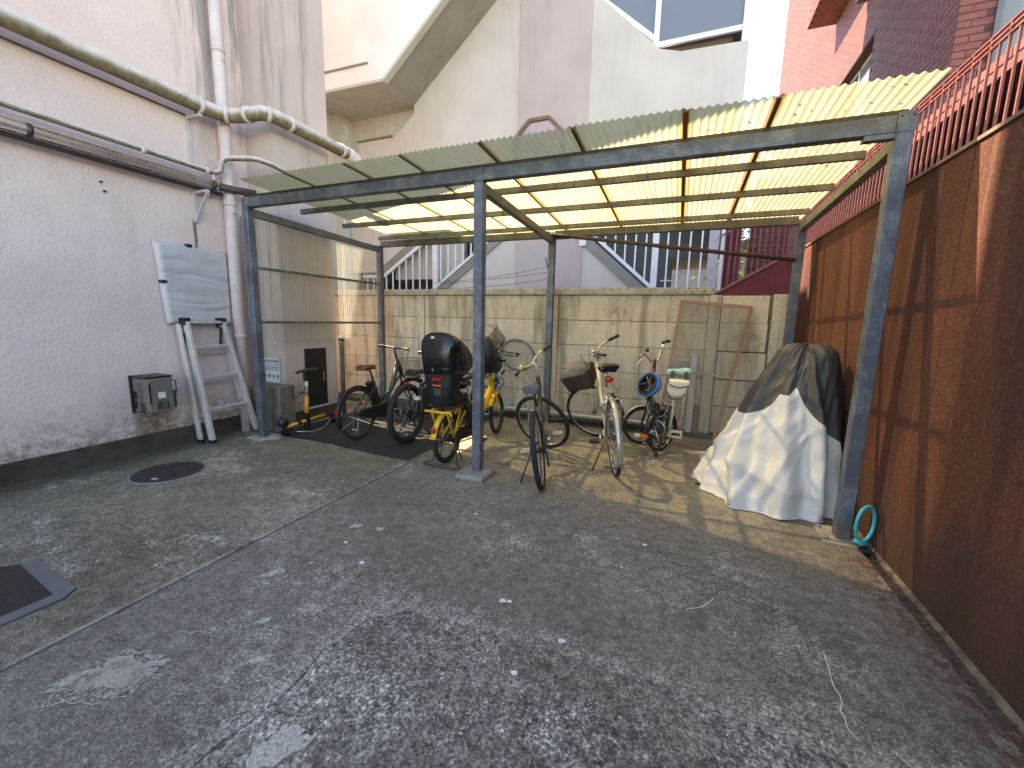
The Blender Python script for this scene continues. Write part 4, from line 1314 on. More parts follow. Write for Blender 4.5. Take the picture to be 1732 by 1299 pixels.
for o in [c for c in sh.children if c.name.startswith("sheet_lap_dirt")]:
    for v in o.data.vertices:          # follow the roof slope just under the sheets
        wy = v.co.y + YF
        v.co.z += zroof(wy) - AMP - .004
# debris lying on the sheets (leaf litter on the valleys)
lit = MB()
for k in range(420):
    x, y = random.uniform(-4.3, 1.2), Y0 + abs(random.gauss(0, .9)) + .05
    if y > Y1: continue
    a = random.uniform(0, 6.28)
    s_ = random.uniform(.006, .02)
    lit._add([(x + s_ * math.cos(a), y + s_ * math.sin(a), zroof(y) + .012), (x - s_ * .4 * math.sin(a), y + s_ * .4 * math.cos(a), zroof(y) + .014), (x - s_ * math.cos(a), y - s_ * math.sin(a), zroof(y) + .012), (x + s_ * .4 * math.sin(a), y - s_ * .4 * math.cos(a), zroof(y) + .011)], [(0, 1, 2, 3)])
lit.build("leaf_litter", RUSTSTEEL, sh, kind="stuff")
# side screen of clear corrugated sheet and its rails
XS = XL + PW - .02
for (ya, yb) in ((3.535, 4.25), (4.22, 4.93), (4.90, 5.67)):
    n = int((yb - ya) / .046 * 8)
    off = .004 if 4.0 < ya < 4.5 else 0
    rows = [[(XS - .03 + off + .011 * math.sin(2 * math.pi * (ya + (yb - ya) * i / n) / .046), ya + (yb - ya) * i / n, z) for i in range(n + 1)] for z in (1.17, 1.7, 2.2, 2.66)]
    MB().loft(rows, False, False).build("side_sheet", CLEAR, sh)
for z in (1.41, 2.04):
    rl = MB().box(XS - .012, XS + .014, 3.52, 5.68, z - .016, z + .016).build("side_rail", GALV_DULL, sh)
    hk = MB()
    y = 3.6
    while y < 5.65:
        hk.box(XS + .014, XS + .02, y - .005, y + .005, z - .013, z + .013)
        y += .09
    hk.build("rail_screws", DKSTEEL, rl, kind="stuff")
# diagonal brace pipe at the back
MB().tube([(-1.72, YB - .03, 2.665), (-1.42, YB - .03, 2.62), (1.15, YB - .03, 2.238)], .024, 12).build("brace", DARKPIPE, sh)
MB().box(XC + .09, XC + .30, YB - .02, YB + .003, 2.60, 2.63).build("gusset", DKSTEEL, sh)
MB().beam((XC + .01, YF + PW + .04, 2.62), (XC + .01, YF + PW + .2, 2.62), .05, .01, (1, 0, 0)).build("gusset", GALV, sh)

# ================================================================== BICYCLES
def wheel(root, c, r, tw, xf, rimm, tyrem, nsp=28, name="wheel", hub_r=.022, reflector=None, disc=False):
    c = Vector(c)
    rr = r - tw * .82
    rim = MB(xf).ring(c, rr, tw * .30, (0, 1, 0), 48, 6, .85).build(name, rimm, root)
    MB(xf).ring(c, r - tw * .5, tw * .5, (0, 1, 0), 56, 10).build("tyre", tyrem, rim)
    sp = MB(xf)
    for k in range(nsp):
        a = 2 * math.pi * k / nsp
        b_ = a + (.42 if k % 4 < 2 else -.42)
        s_ = .026 if k % 2 else -.026
        sp.tube([c + Vector((hub_r * math.cos(b_), s_, hub_r * math.sin(b_))), c + Vector((rr * math.cos(a), 0, rr * math.sin(a)))], .0013, 3, cap=False)
    sp.build("spokes", SPOKE, rim, kind="stuff")
    MB(xf).tube([c + Vector((0, -.05, 0)), c + Vector((0, -.03, 0)), c + Vector((0, -.028, 0)), c + Vector((0, .028, 0)), c + Vector((0, .03, 0)), c + Vector((0, .05, 0))], [.009, .011, hub_r, hub_r, .011, .009], 12).build("hub", DKSTEEL, rim)
    if reflector:
        ang, m_ = reflector
        d = Vector((math.cos(ang), 0, math.sin(ang)))
        e = Vector((-math.sin(ang), 0, math.cos(ang)))
        p = c + d * rr * .72
        MB(xf).beam(p - e * .035, p + e * .035, .014, .022, (0, 1, 0)).build("spoke_reflector", m_, rim, bevel=.003)
    if disc:
        MB(xf).ring(c + Vector((0, .045, 0)), .065, .012, (0, 1, 0), 24, 4, .15).build("brake_disc", STEEL, rim)
    return rim

def fender(root, name, c, r, w, a0, a1, m_, xf=None, stays=True):
    c = Vector(c)
    rows = []
    n = 22
    for i in range(n + 1):
        a = R(a0 + (a1 - a0) * i / n)
        rows.append([c + Vector((math.cos(a) * (r + h), y, math.sin(a) * (r + h))) for (y, h) in ((-w, -.012), (-w * .8, .004), (0, .011), (w * .8, .004), (w, -.012), (w * .75, 0), (0, .006), (-w * .75, 0))])
    f = MB(xf).loft(rows).build(name, m_, root)
    if stays:
        s_ = MB(xf)
        for a in ((a0 if abs(a0 - 90) > abs(a1 - 90) else a1),):
            p = c + Vector((math.cos(R(a)) * r, 0, math.sin(R(a)) * r))
            for sd in (-1, 1):
                s_.tube([p + Vector((0, sd * w, 0)), c + Vector((0, sd * .055, 0))], .003, 5)
        s_.build("stays", SPOKE, f)
    return f

def saddle_mesh(xf=None, c=(0, 0, 0), L=.27, wd=.105):
    secs = [(-.5, .60, -.012), (-.46, .88, 0), (-.36, 1.0, .008), (-.20, .92, .002), (-.05, .62, -.004), (.12, .32, -.004), (.32, .22, -.006), (.46, .19, -.010), (.5, .10, -.018)]
    rings = []
    for (t, w, dz) in secs:
        ww = wd * w
        x = c[0] + t * L
        rings.append([(x, c[1] + ww * a, c[2] + dz + h) for (a, h) in ((1, -.022), (.92, -.004), (.55, .010), (0, .012), (-.55, .010), (-.92, -.004), (-1, -.022), (-.8, -.045), (0, -.038), (.8, -.045))])
    return MB(xf).loft(rings)

def wire_basket(xf, x0, x1, w0, w1, zb, zt, r=.0024, nx=7, nz=6):
    """open-top tapered wire basket, x forward; w0 = bottom half width, w1 = top half width"""
    m = MB(xf)
    def P(u, v, k):      # corner ring at height k
        x = (x0 + .02 * (1 - k)) + ((x1 - .05 * (1 - k)) - (x0 + .02 * (1 - k))) * u
        return Vector((x, (w0 + (w1 - w0) * k) * v, zb + (zt - zb) * k))
    for j in range(nz + 1):
        k = j / nz
        m.tube([P(0, -1, k), P(1, -1, k), P(1, 1, k), P(0, 1, k)], r * (2.2 if j == nz else 1), 4, closed=True)
    for i in range(nx + 1):
        u = i / nx
        for sd in (-1, 1):
            m.tube([P(u, sd, 0), P(u, sd, 1)], r, 4)
        v = -1 + 2 * u
        m.tube([P(0, v, 1), P(0, v, 0), P(1, v, 0), P(1, v, 1)], r, 4)
        m.tube([P(u, -1, 0), P(u, 1, 0)], r, 4)
    return m

def bicycle(name, label, loc, az, lean, steer, S, group="bicycles parked in the shelter"):
    """origin at the rear tyre contact; x forward, z up.  az = heading measured from +Y towards -X (degrees)"""
    root = thing(name, label, "bicycle", loc, (R(-lean), R(S.get("pitch", 0)), R(90 + az)), group)
    rf, rr, wb = S["rf"], S["rr"], S["wb"]
    fm = S["frame"]
    bb = Vector((S.get("bbx", .43), 0, S.get("bbz", .285)))
    rh, fh = Vector((0, 0, rr)), Vector((wb, 0, rf))
    axd = Vector((-math.sin(R(20)), 0, math.cos(R(20))))
    pa = fh - Vector((.045, 0, 0))
    hb = pa + axd * ((rf + .07) / axd.z)
    ht = hb + axd * S.get("headlen", .15)
    sd_ = Vector((-math.sin(R(18)), 0, math.cos(R(18))))
    st_top = bb + sd_ * S["seattube"]
    sad = bb + sd_ * ((S["saddle_z"] - bb.z) / sd_.z)
    xf = Matrix.Translation(pa) @ Matrix.Rotation(R(steer), 4, axd) @ Matrix.Translation(-pa)
    # frame
    f = MB()
    tr_ = S.get("tube", .018)
    if S["style"] == "diamond":
        f.tube([st_top - sd_ * .03, ht - axd * .03], tr_ * .95, 12)
        f.tube([bb, hb + axd * .02], tr_ * 1.15, 12)
    elif S["style"] == "fat":      # thick low monotube (child-seat carrier)
        f.tube([hb + axd * .06, hb.lerp(bb, .35) + Vector((0, 0, -.0)), hb.lerp(bb, .75) + Vector((0, 0, -.045)), bb], [tr_ * 1.5, tr_ * 1.75, tr_ * 1.7, tr_ * 1.4], 14)
        f.tube([hb + axd * .01, hb.lerp(bb, .5) + Vector((0, 0, .06)), bb + sd_ * .16], tr_ * .7, 10)
    else:                          # step-through: two parallel low tubes
        mid = hb.lerp(bb, .62)
        f.tube([ht - axd * .02, ht.lerp(bb, .45) + Vector((.05, 0, -.06)), bb + Vector((.02, 0, .06)), bb], [tr_ * 1.25] * 4, 12)
        f.tube([hb + axd * .03, hb.lerp(bb + sd_ * .16, .5) + Vector((.0, 0, -.05)), bb + sd_ * .14], tr_ * .8, 10)
    f.tube([bb, st_top], tr_ * 1.0, 12)
    f.tube([hb - axd * .005, ht + axd * .005], tr_ * 1.2, 12)
    for s_ in (-1, 1):
        f.tube([bb + Vector((0, s_ * .03, 0)), bb.lerp(rh, .4) + Vector((0, s_ * .05, 0)), rh + Vector((0, s_ * .062, 0))], tr_ * .55, 8)
        f.tube([st_top - sd_ * .04 + Vector((0, s_ * .018, 0)), st_top.lerp(rh, .4) + Vector((0, s_ * .05, 0)), rh + Vector((0, s_ * .062, 0))], tr_ * .45, 8)
    f.tube([bb - Vector((0, .04, 0)), bb + Vector((0, .04, 0))], .024, 14)
    f.build("frame", fm, root)
    wheel(root, rh, rr, S.get("twr", S["tw"]), None, S["rim"], S.get("tyre_r", S["tyre"]), name="rear_wheel", reflector=S.get("ref_r"), disc=S.get("disc", False), hub_r=S.get("hub_r", .024))
    # fork
    fk = MB(xf)
    cr = hb - axd * .03
    fr_ = S.get("fork_r", .012)
    for s_ in (-1, 1):
        y = s_ * max(.045, S["tw"] * .5 + .022)
        if S.get("sus"):
            fk.tube([cr + Vector((0, y, .01)), cr - axd * .14 + Vector((.01, y, 0)), cr - axd * .141 + Vector((.01, y, 0)), fh + Vector((0, y, 0))], [.013, .013, .019, .017], 12)
        else:
            fk.tube([cr + Vector((0, y * .6, .015)), cr - axd * .06 + Vector((0, y, 0)), pa + axd * .12 + Vector((0, y, 0)), fh + Vector((0, y, 0))], [fr_, fr_, fr_ * .85, fr_ * .7], 10)
    fk.tube([cr + Vector((0, -.05, .01)), cr + Vector((0, .05, .01))], .016, 10)
    fk.tube([cr, hb], .016, 10)
    fk.build("fork", S.get("forkm", fm), root)
    wheel(root, fh, rf, S["tw"], xf, S["rim"], S["tyre"], name="front_wheel", reflector=S.get("ref_f"))
    # stem and handlebar
    hz = S["bar_z"]
    stp = ht + axd * max(.02, (hz - ht.z) / axd.z)
    MB(xf).tube([ht - axd * .01, stp], [.014, .013], 12).build("stem", S.get("stemm", STEEL), root)
    bw_, sweep, rise = S.get("bar_w", .29), S.get("sweep", .06), S.get("rise", .03)
    c0 = stp + Vector((S.get("reach", .05), 0, 0))
    pts = []
    for s_ in (-1, 1):
        q = [c0 + Vector((0, s_ * .03, 0)), c0 + Vector((.005, s_ * bw_ * .35, rise * .6)), c0 + Vector((-sweep * .35, s_ * bw_ * .65, rise)), c0 + Vector((-sweep, s_ * bw_, rise))]
        pts = [p for p in reversed(q)] + pts if s_ < 0 else pts + q
    hbm = MB(xf).tube(pts, .0115, 10).tube([stp, c0], .013, 10).build("handlebar", S.get("barm", STEEL), root)
    for s_ in (-1, 1):
        a = c0 + Vector((-sweep * 1.02, s_ * bw_ * 1.02, rise))
        b_ = c0 + Vector((-sweep * .42, s_ * bw_ * .70, rise))
        MB(xf).tube([a, a.lerp(b_, .06), a.lerp(b_, .94), b_], [.014, .0175, .0165, .0175], 10).build("grip", S.get("gripm", BLACKP), hbm)
        l0 = b_ + Vector((.02, -s_ * .025, -.004))
        MB(xf).tube([l0, l0 + Vector((.045, s_ * .01, -.014)), a + Vector((.055, -s_ * .01, -.022))], [.010, .007, .005], 6).build("brake_lever", S.get("leverm", DKSTEEL), hbm)
    ca = MB(xf)
    for s_ in (-1, 1):
        p0 = c0 + Vector((.03, s_ * bw_ * .55, rise))
        ca.tube([p0, p0 + Vector((.12, 0, .02)), c0 + Vector((.16, s_ * .06, -.10)), hb + Vector((.05, s_ * .03, .02)), hb + Vector((.02, s_ * .02, -.03))], .0028, 5)
    ca.build("cables", BLACKP, hbm)
    if S.get("bell"):
        MB(xf).ell(c0 + Vector((.0, .12, .045)), .024, .024, .022, 10, 5, 0, 1).build("bell", STEEL, hbm)
    # saddle
    MB().tube([st_top - sd_ * .05, sad - sd_ * .05], .0135, 10).build("seat_post", S.get("postm", STEEL), root)
    sa = saddle_mesh(None, (sad.x - .02, 0, sad.z), S.get("sad_l", .27), S.get("sad_w", .085)).build("saddle", S.get("saddlem", BLACKP), root)
    sr = MB()
    for s_ in (-1, 1):
        sr.tube([(sad.x - .11, s_ * .03, sad.z - .03), (sad.x - .02, s_ * .022, sad.z - .058), (sad.x + .09, s_ * .012, sad.z - .03)], .0035, 6)
    sr.tube([(sad.x - .02, -.03, sad.z - .055), (sad.x - .02, .03, sad.z - .055)], .013, 8)
    sr.build("saddle_rails", STEEL, sa)
    # cranks
    ca_ = S.get("crank_a", -30)
    cl = .165
    for s_ in (-1, 1):
        a = R(ca_ + (180 if s_ > 0 else 0))
        e = bb + Vector((math.cos(a) * cl, s_ * .085, math.sin(a) * cl))
        cr_ = MB().tube([bb + Vector((0, s_ * .06, 0)), e], [.013, .010], 8).build("crank_arm", S.get("crankm", STEEL), root)
        pd = MB().box(e.x - .045, e.x + .045, e.y + (.012 if s_ > 0 else -.105), e.y + (.105 if s_ > 0 else -.012), e.z - .012, e.z + .012).build("pedal", S.get("pedalm", BLACKP), cr_, bevel=.005)
    MB().ring(bb + Vector((0, -.055, 0)), S.get("cring", .075), .007, (0, 1, 0), 32, 6, .5).build("chainring", S.get("ringm", DKSTEEL), root)
    ch = MB()
    for dz in (S.get("cring", .075), -S.get("cring", .075)):
        ch.tube([bb + Vector((0, -.055, dz)), rh + Vector((0, -.05, .035 if dz > 0 else -.035))], .0045, 5)
    ch.build("chain", DKSTEEL, root)
    if S.get("chaincase"):
        cm = S["chaincase"]
        pts2 = [(bb.x + .10 * math.cos(R(a)), bb.z + .10 * math.sin(R(a))) for a in range(-90, 91, 20)] + [(rh.x + .05 * math.cos(R(a)), rh.z + .05 * math.sin(R(a))) for a in range(90, 271, 30)]
        MB().prism(pts2, 'y', -.075, -.058).build("chain_case", cm, root, bevel=.006)
    if S.get("motor"):
        MB().ell(bb + Vector((.01, 0, .02)), .12, .075, .10, 16, 10).build("motor", BLACKP, root)
        q = bb + sd_ * .08 - Vector((.075, 0, 0))
        MB().beam(q, q + sd_ * .34, .085, .075, (0, 1, 0)).build("battery", BLACKP, root, bevel=.015, seg=2)
    if S.get("derail"):
        d = rh + Vector((.015, -.07, -.05))
        dm_ = MB().beam(d, d + Vector((.04, 0, -.10)), .012, .025)
        for k in (0, 1):
            dm_.tube([d + Vector((.04 * k, -.008, -.1 * k)), d + Vector((.04 * k, .008, -.1 * k))], .022, 12)
        for k in range(5):
            dm_.tube([rh + Vector((0, -.040 - .004 * k, 0)), rh + Vector((0, -.0425 - .004 * k, 0))], .052 - .006 * k, 20)
        dm_.build("derailleur", DKSTEEL, root)
    # stand
    if S.get("stand") == "side":
        h_ = lean_drop = math.tan(R(lean)) * .16
        MB().tube([rh + Vector((.05, .06, -.02)), (.07, .20, .0 + .20 * math.tan(R(lean)) - .005)], [.008, .0065], 6).build("kickstand", S.get("standm", DKSTEEL), root)
    elif S.get("stand") == "twin":
        m2 = MB()
        m2.tube([(.02, .07, rr), (-.06, .15, .012), (-.10, .20, .008), (-.16, .19, .008), (-.19, 0, .008), (-.16, -.19, .008), (-.10, -.20, .008), (-.06, -.15, .012), (.02, -.07, rr)], .0075, 6)
        m2.tube([(.02, .07, rr), (.08, .13, .012)], .0065, 6).tube([(.02, -.07, rr), (.08, -.13, .012)], .0065, 6)
        m2.build("kickstand", RUSTSTEEL, root)
    if S.get("fend_r"):
        a0, a1, m_ = S["fend_r"]
        fender(root, "rear_fender", rh, rr + .016, max(.026, S.get("twr", S["tw"]) * .62), a0, a1, m_)
    if S.get("fend_f"):
        a0, a1, m_ = S["fend_f"]
        fender(root, "front_fender", fh, rf + .016, max(.026, S["tw"] * .62), a0, a1, m_, xf)
    if S.get("scale"):
        root.scale = (S["scale"],) * 3
    info = dict(root=root, bb=bb, rh=rh, fh=fh, hb=hb, ht=ht, xf=xf, sad=sad, c0=c0, axd=axd, st_top=st_top, sd=sd_)
    return info

# --- dark green e-bike with brown saddle
I = bicycle("electric_bicycle", "dark green electric bicycle with brown saddle and wire basket nearest the pier", (-3.574, 3.908, .012), -1, 2, -12, dict(
    rf=.315, rr=.318, tw=.042, wb=1.06, style="step", frame=GREENP, tube=.026, seattube=.40, saddle_z=.885, bar_z=1.075, headlen=.24, rim=RIM_DARK, tyre=RUBBER, tyre_r=RUBBER_BRN,
    saddlem=BROWNL, gripm=simple("brown_grip", (.045, .022, .014), .6), stemm=BLACKP, barm=BLACKP, sad_w=.092, motor=True, stand="side", fend_r=(15, 205, BLACKP), fend_f=(40, 150, BLACKP), chaincase=BLACKP,
    postm=BLACKP, bar_w=.30, sweep=.05, rise=.012, reach=.03, hub_r=.03, ref_r=(-1.9, WHITEREF), crank_a=-10))
hbp = I["hb"]
wire_basket(I["xf"], hbp.x + .06, hbp.x + .36, .13, .185, .66, .90).build("basket", DKSTEEL, I["root"])
MB(I["xf"]).ell((hbp.x + .10, 0, .60), .035, .03, .03, 12, 8).build("headlamp", BLACKP, I["root"])
MB().box(-.345, -.325, -.02, .02, .36, .41).build("rear_reflector", REDREF, I["root"], bevel=.004)
MB().box(-.02, .02, -.075, -.06, .42, .46).build("side_reflector", REDREF, I["root"])

# --- fat-tyred black bicycle, mostly behind the child seat
I = bicycle("mountain_bicycle", "black bicycle with a fat knobbly rear tyre squeezed beside the yellow one", (-2.94, 4.025, .01), 1, 1, 10, dict(
    rf=.345, rr=.36, tw=.074, wb=1.08, style="diamond", frame=BLACKP, tube=.02, seattube=.42, saddle_z=.86, bar_z=1.03, headlen=.13, rim=RIM_DARK, tyre=RUBBER, stemm=BLACKP, barm=BLACKP,
    bar_w=.32, sweep=.03, rise=.02, stand="side", disc=True, derail=True, postm=BLACKP, ref_r=(-1.25, WHITEREF), crank_a=60))
MB().box(.10, .34, -.155, -.075, .36, .66).build("pannier", BLACKP, I["root"], bevel=.02, seg=2)
MB().box(.05, .095, -.14, -.07, .52, .56).build("pannier_label", LABELW, I["root"])
MB().tube([(.10, -.06, .68), (-.02, -.06, .68), (.0, -.06, .35)], .006, 6).build("rack_stay", DKSTEEL, I["root"])
MB().box(-.02, .03, -.02, .02, .70, .735).build("rear_reflector", REDREF, I["root"])

# --- yellow carrier with two black child seats
I = bicycle("child_seat_bicycle", "yellow electric bicycle with black child seats behind and in front", (-2.157, 3.633, .012), 0, 0, 6, dict(
    rf=.262, rr=.265, tw=.053, wb=1.27, style="fat", frame=YELLOW, tube=.026, seattube=.34, saddle_z=.80, bar_z=.98, headlen=.26, rim=RIM_DARK, tyre=RUBBER, stemm=BLACKP, barm=BLACKP,
    bar_w=.27, sweep=.16, rise=.03, reach=-.02, stand="twin", fend_r=(75, 170, YELLOW), fend_f=(55, 150, YELLOW), motor=True, chaincase=BLACKP, forkm=YELLOW, fork_r=.016, crank_a=-95, leverm=STEEL, bbx=.55, hub_r=.045))
yr = I["root"]
rk = MB()
for s_ in (-1, 1):
    rk.tube([(-.20, s_ * .09, .575), (.30, s_ * .09, .575), (.46, s_ * .04, .54)], .010, 8)
    rk.tube([(-.16, s_ * .09, .575), (-.13, s_ * .09, .50), (.0, s_ * .075, .27)], .009, 8)
    rk.tube([(.13, s_ * .09, .575), (.05, s_ * .085, .42), (.0, s_ * .075, .27)], .009, 8)
rk.tube([(-.20, -.16, .575), (-.20, .14, .575)], .013, 8)
rk.tube([(-.20, -.16, .575), (-.20, -.16, .54)], .010, 8)
rk.build("rear_carrier", YELLOW, yr)
MB().ell((-.27, 0, .405), .016, .028, .036, 12, 8).build("tail_lamp", REDREF, yr)
MB().box(-.288, -.262, -.036, .036, .318, .336).build("fender_band", ORANGE, yr)
def shell_seat(levels, y_c, root, name, m_, n=22, thick=.018):
    """U-shaped shell, open towards +x: levels of (z, half width, x back, x front)"""
    rows = []
    for (z, w, xb, xf_) in levels:
        row = []
        for k in range(n + 1):
            t = -1 + 2 * k / n
            a = abs(t)
            # superellipse U
            ang = t * math.pi / 2
            y = w * math.copysign(abs(math.sin(ang)) ** .55, t)
            x = xf_ - (xf_ - xb) * abs(math.cos(ang)) ** .45
            row.append((x, y_c + y, z))
        rows.append(row)
    o = MB().loft(rows, False, False).build(name, m_, root)
    sm_ = o.modifiers.new("thick", 'SOLIDIFY')
    sm_.thickness = thick
    sm_.offset = 0
    return o
cs = shell_seat([(.60, .11, -.12, .18), (.635, .135, -.155, .20), (.70, .145, -.17, .10), (.78, .150, -.182, -.02), (.86, .165, -.19, -.05), (.92, .178, -.19, -.02), (.955, .20, -.195, .04), (.985, .205, -.195, .05)], 0, yr, "rear_child_seat", BLACKP)
hd = shell_seat([(.955, .195, -.205, .06), (1.00, .205, -.215, .13), (1.06, .212, -.225, .15), (1.13, .215, -.225, .11), (1.20, .212, -.222, .03), (1.265, .195, -.212, -.06), (1.315, .155, -.19, -.115), (1.342, .10, -.165, -.135), (1.352, .03, -.145, -.14)], 0, cs, "headrest_hood", BLACKGLOSS)
MB().box(-.15, .24, -.15, .15, .60, .63).build("seat_base", BLACKP, cs, bevel=.01)
for s_ in (-1, 1):
    MB().tube([(.0, s_ * .18, .88), (.18, s_ * .185, .90), (.27, s_ * .17, .86), (.28, s_ * .16, .70), (.26, s_ * .15, .62)], .022, 10).build("armrest", BLACKP, cs)
    MB().beam((.16, s_ * .15, .62), (.28, s_ * .165, .32), .10, .05, (1, 0, 0)).build("foot_guard", BLACKP, cs, bevel=.012)
MB().tube([(.27, -.17, .905), (.31, 0, .92), (.27, .17, .905)], .014, 8).build("grab_bar", simple("grey_grab_bar", (.22, .23, .24), .4), cs)
MB().box(-.207, -.198, -.05, .05, .893, .915).build("red_label", REDREF, cs)
MB().box(-.205, -.196, -.05, .045, .835, .848).build("orange_label", ORGREF, cs)
for k in range(5):
    MB().box(-.203, -.194, -.045, .035 - .01 * (k % 2), .80 - k * .014, .804 - k * .014).build("print_line", HEATER, cs)
MB().ell((-.213, .035, 1.305), .012, .022, .014, 10, 6).build("hood_badge", LABELW, hd)
MB().box(-.23, -.20, .02, .035, .985, 1.01).build("hood_catch", STEEL, hd)
MB().box(-.226, -.19, -.14, -.08, 1.01, 1.014).build("hood_slot", HEATER, hd)
MB().tube([(.02, -.20, .74), (.05, -.205, .82), (.05, -.205, .70)], .008, 6).build("buckle", STEEL, cs)
fs = shell_seat([(.86, .115, .86, 1.04), (.92, .14, .81, 1.08), (1.00, .142, .80, 1.06), (1.08, .125, .80, 1.00), (1.16, .10, .81, .95), (1.23, .07, .83, .92), (1.285, .035, .855, .90)], 0, yr, "front_child_seat", BLACKP)
MB().box(.84, 1.10, -.12, .12, .85, .88).build("seat_base", BLACKP, fs, bevel=.01)
gw = MB().tube([(1.27, .0, .52), (1.25, -.05, .58), (1.18, -.09, .66), (1.10, -.06, .80)], .007, 6).tube([(1.20, -.1, .30), (1.33, -.1, .36), (1.40, -.09, .50)], .007, 6)
gw.build("cable_lock", TEAL, yr)

# --- small bicycle stood on its back wheel against the wall
I = bicycle("small_bicycle", "small teal and grey bicycle stood upright on its back wheel against the plank wall", (-2.48, 5.60, .15), -58, 4, 30, dict(pitch=-52,
    rf=.27, rr=.24, tw=.040, wb=.86, style="step", frame=TEALP, tube=.018, seattube=.30, saddle_z=.50, bar_z=.80, headlen=.12, rim=RIM_ALU, tyre=RUBBER_GREY, stemm=STEEL, barm=STEEL,
    bar_w=.22, sweep=.12, rise=.03, crank_a=20, bbz=.24, bbx=.36, bell=True))
wire_basket(I["xf"], I["hb"].x + .05, I["hb"].x + .27, .10, .14, .55, .76, .003).build("basket", DKSTEEL, I["root"])

# --- worn silver mountain bike seen from behind, wheel turned
I = bicycle("silver_bicycle", "worn silver bicycle leaning on its stand with handlebar turned, right of the middle post", (-1.043, 3.432, 0), 14, 9, 62, dict(
    scale=1.06, rf=.335, rr=.335, tw=.046, wb=1.06, style="diamond", frame=DKSTEEL, tube=.019, seattube=.38, saddle_z=.86, bar_z=1.00, headlen=.12, rim=RIM_ALU, tyre=RUBBER, sus=True, forkm=SILVERP, stemm=IVORYP, barm=IVORYP,
    gripm=BLACKP, leverm=STEEL, bar_w=.34, sweep=.07, rise=.045, reach=.06, stand="side", derail=True, crank_a=8, pedalm=IVORYP, sad_w=.082, saddlem=simple("grey_saddle", (.075, .08, .09), .5), postm=DKSTEEL))
br = MB()
for s_ in (-1, 1):
    br.beam((.05, s_ * .05, .58), (.03, s_ * .035, .70), .016, .02)
br.build("rear_brake", STEEL, I["root"])
MB(I["xf"]).tube([I["c0"] + Vector((-.01, .19, .05)), I["c0"] + Vector((.0, .14, .05))], .021, 10).build("light_mount", simple("yellow_band", (.66, .56, .16), .5), I["root"])
MB(I["xf"]).tube([I["c0"] + Vector((-.03, -.22, .045)), I["c0"] + Vector((.0, -.17, .045))], .021, 10).build("light_mount", simple("pale_yellow_band", (.66, .60, .28), .5), I["root"])

# --- ivory city bike seen from behind, front wheel turned broadside
I = bicycle("city_bicycle", "ivory city bicycle with red tail reflector and a bag in its front basket", (-.486, 4.047, 0), 17, 6, 66, dict(
    scale=1.10, rf=.345, rr=.345, tw=.036, wb=1.17, style="step", frame=IVORYP, tube=.018, seattube=.50, saddle_z=.985, bar_z=1.06, headlen=.20, rim=RIM_ALU, tyre=RUBBER, stemm=STEEL, barm=STEEL,
    bar_w=.26, sweep=.17, rise=.03, reach=-.01, stand="side", fend_r=(35, 205, SILVERP), fend_f=(50, 150, STEEL), crank_a=15, sad_w=.10, saddlem=BLACKGLOSS, ref_f=(2.6, ORGREF), bell=True, chaincase=STEEL))
hbp = I["hb"]
MB().ell((I["sad"].x - .15, 0, I["sad"].z - .12), .018, .036, .030, 12, 8).build("tail_reflector", REDREF, I["root"])
MB().box(I["sad"].x - .15, I["sad"].x - .06, -.02, .02, I["sad"].z - .13, I["sad"].z - .10).build("reflector_bracket", STEEL, I["root"])
rk = MB()
for s_ in (-1, 1):
    rk.tube([(.22, s_ * .05, .80), (-.20, s_ * .06, .74), (-.22, 0, .74)], .006, 6)
    rk.tube([(-.16, s_ * .06, .745), (0, s_ * .07, .345)], .005, 6)
rk.build("rear_carrier", STEEL, I["root"])
lk = MB().ring((.10, 0, .60), .075, .010, (1, 0, .3), 24, 8).build("ring_lock", STEEL, I["root"])
bk = MB(I["xf"])
bk.loft([[(hbp.x + .06 + a * (.27 + .03 * k), (b_ * (.13 + .035 * k)), .70 + .20 * k) for (a, b_) in ((0, -1), (1, -1), (1, 1), (0, 1))] for k in (0, .5, 1)], smooth=False)
bk.build("basket", simple("dark_brown_basket", (.055, .038, .030), .7, 0, .3, 14, .4, 80), I["root"])
bag = MB()
rings = []
for j in range(9):
    t = j / 8
    row = []
    for k in range(20):
        a = 2 * math.pi * k / 20
        rr_ = (1 - .75 * t ** 2.2) * (1 + .10 * mnoise.noise(Vector((math.cos(a) * 2, math.sin(a) * 2, t * 3))))
        row.append(I["xf"] @ Vector((hbp.x + .20 + .155 * rr_ * math.cos(a), .155 * rr_ * math.sin(a), .88 + .11 * t + .02 * mnoise.noise(Vector((a, t * 4, 3))))))
    rings.append(row)
bag.loft(rings)
bgo = bag.build("basket_bag", BAGBRN, None)
bgo.parent = None
bgo.matrix_world = Matrix.Translation((-.486, 4.047, 0)) @ Matrix.Rotation(R(90 + 17), 4, 'Z') @ Matrix.Rotation(R(-6), 4, 'X') @ Matrix.Scale(1.10, 4)
tag(bgo, "crumpled grey brown bag stuffed into the front basket of the ivory bicycle", "bag")

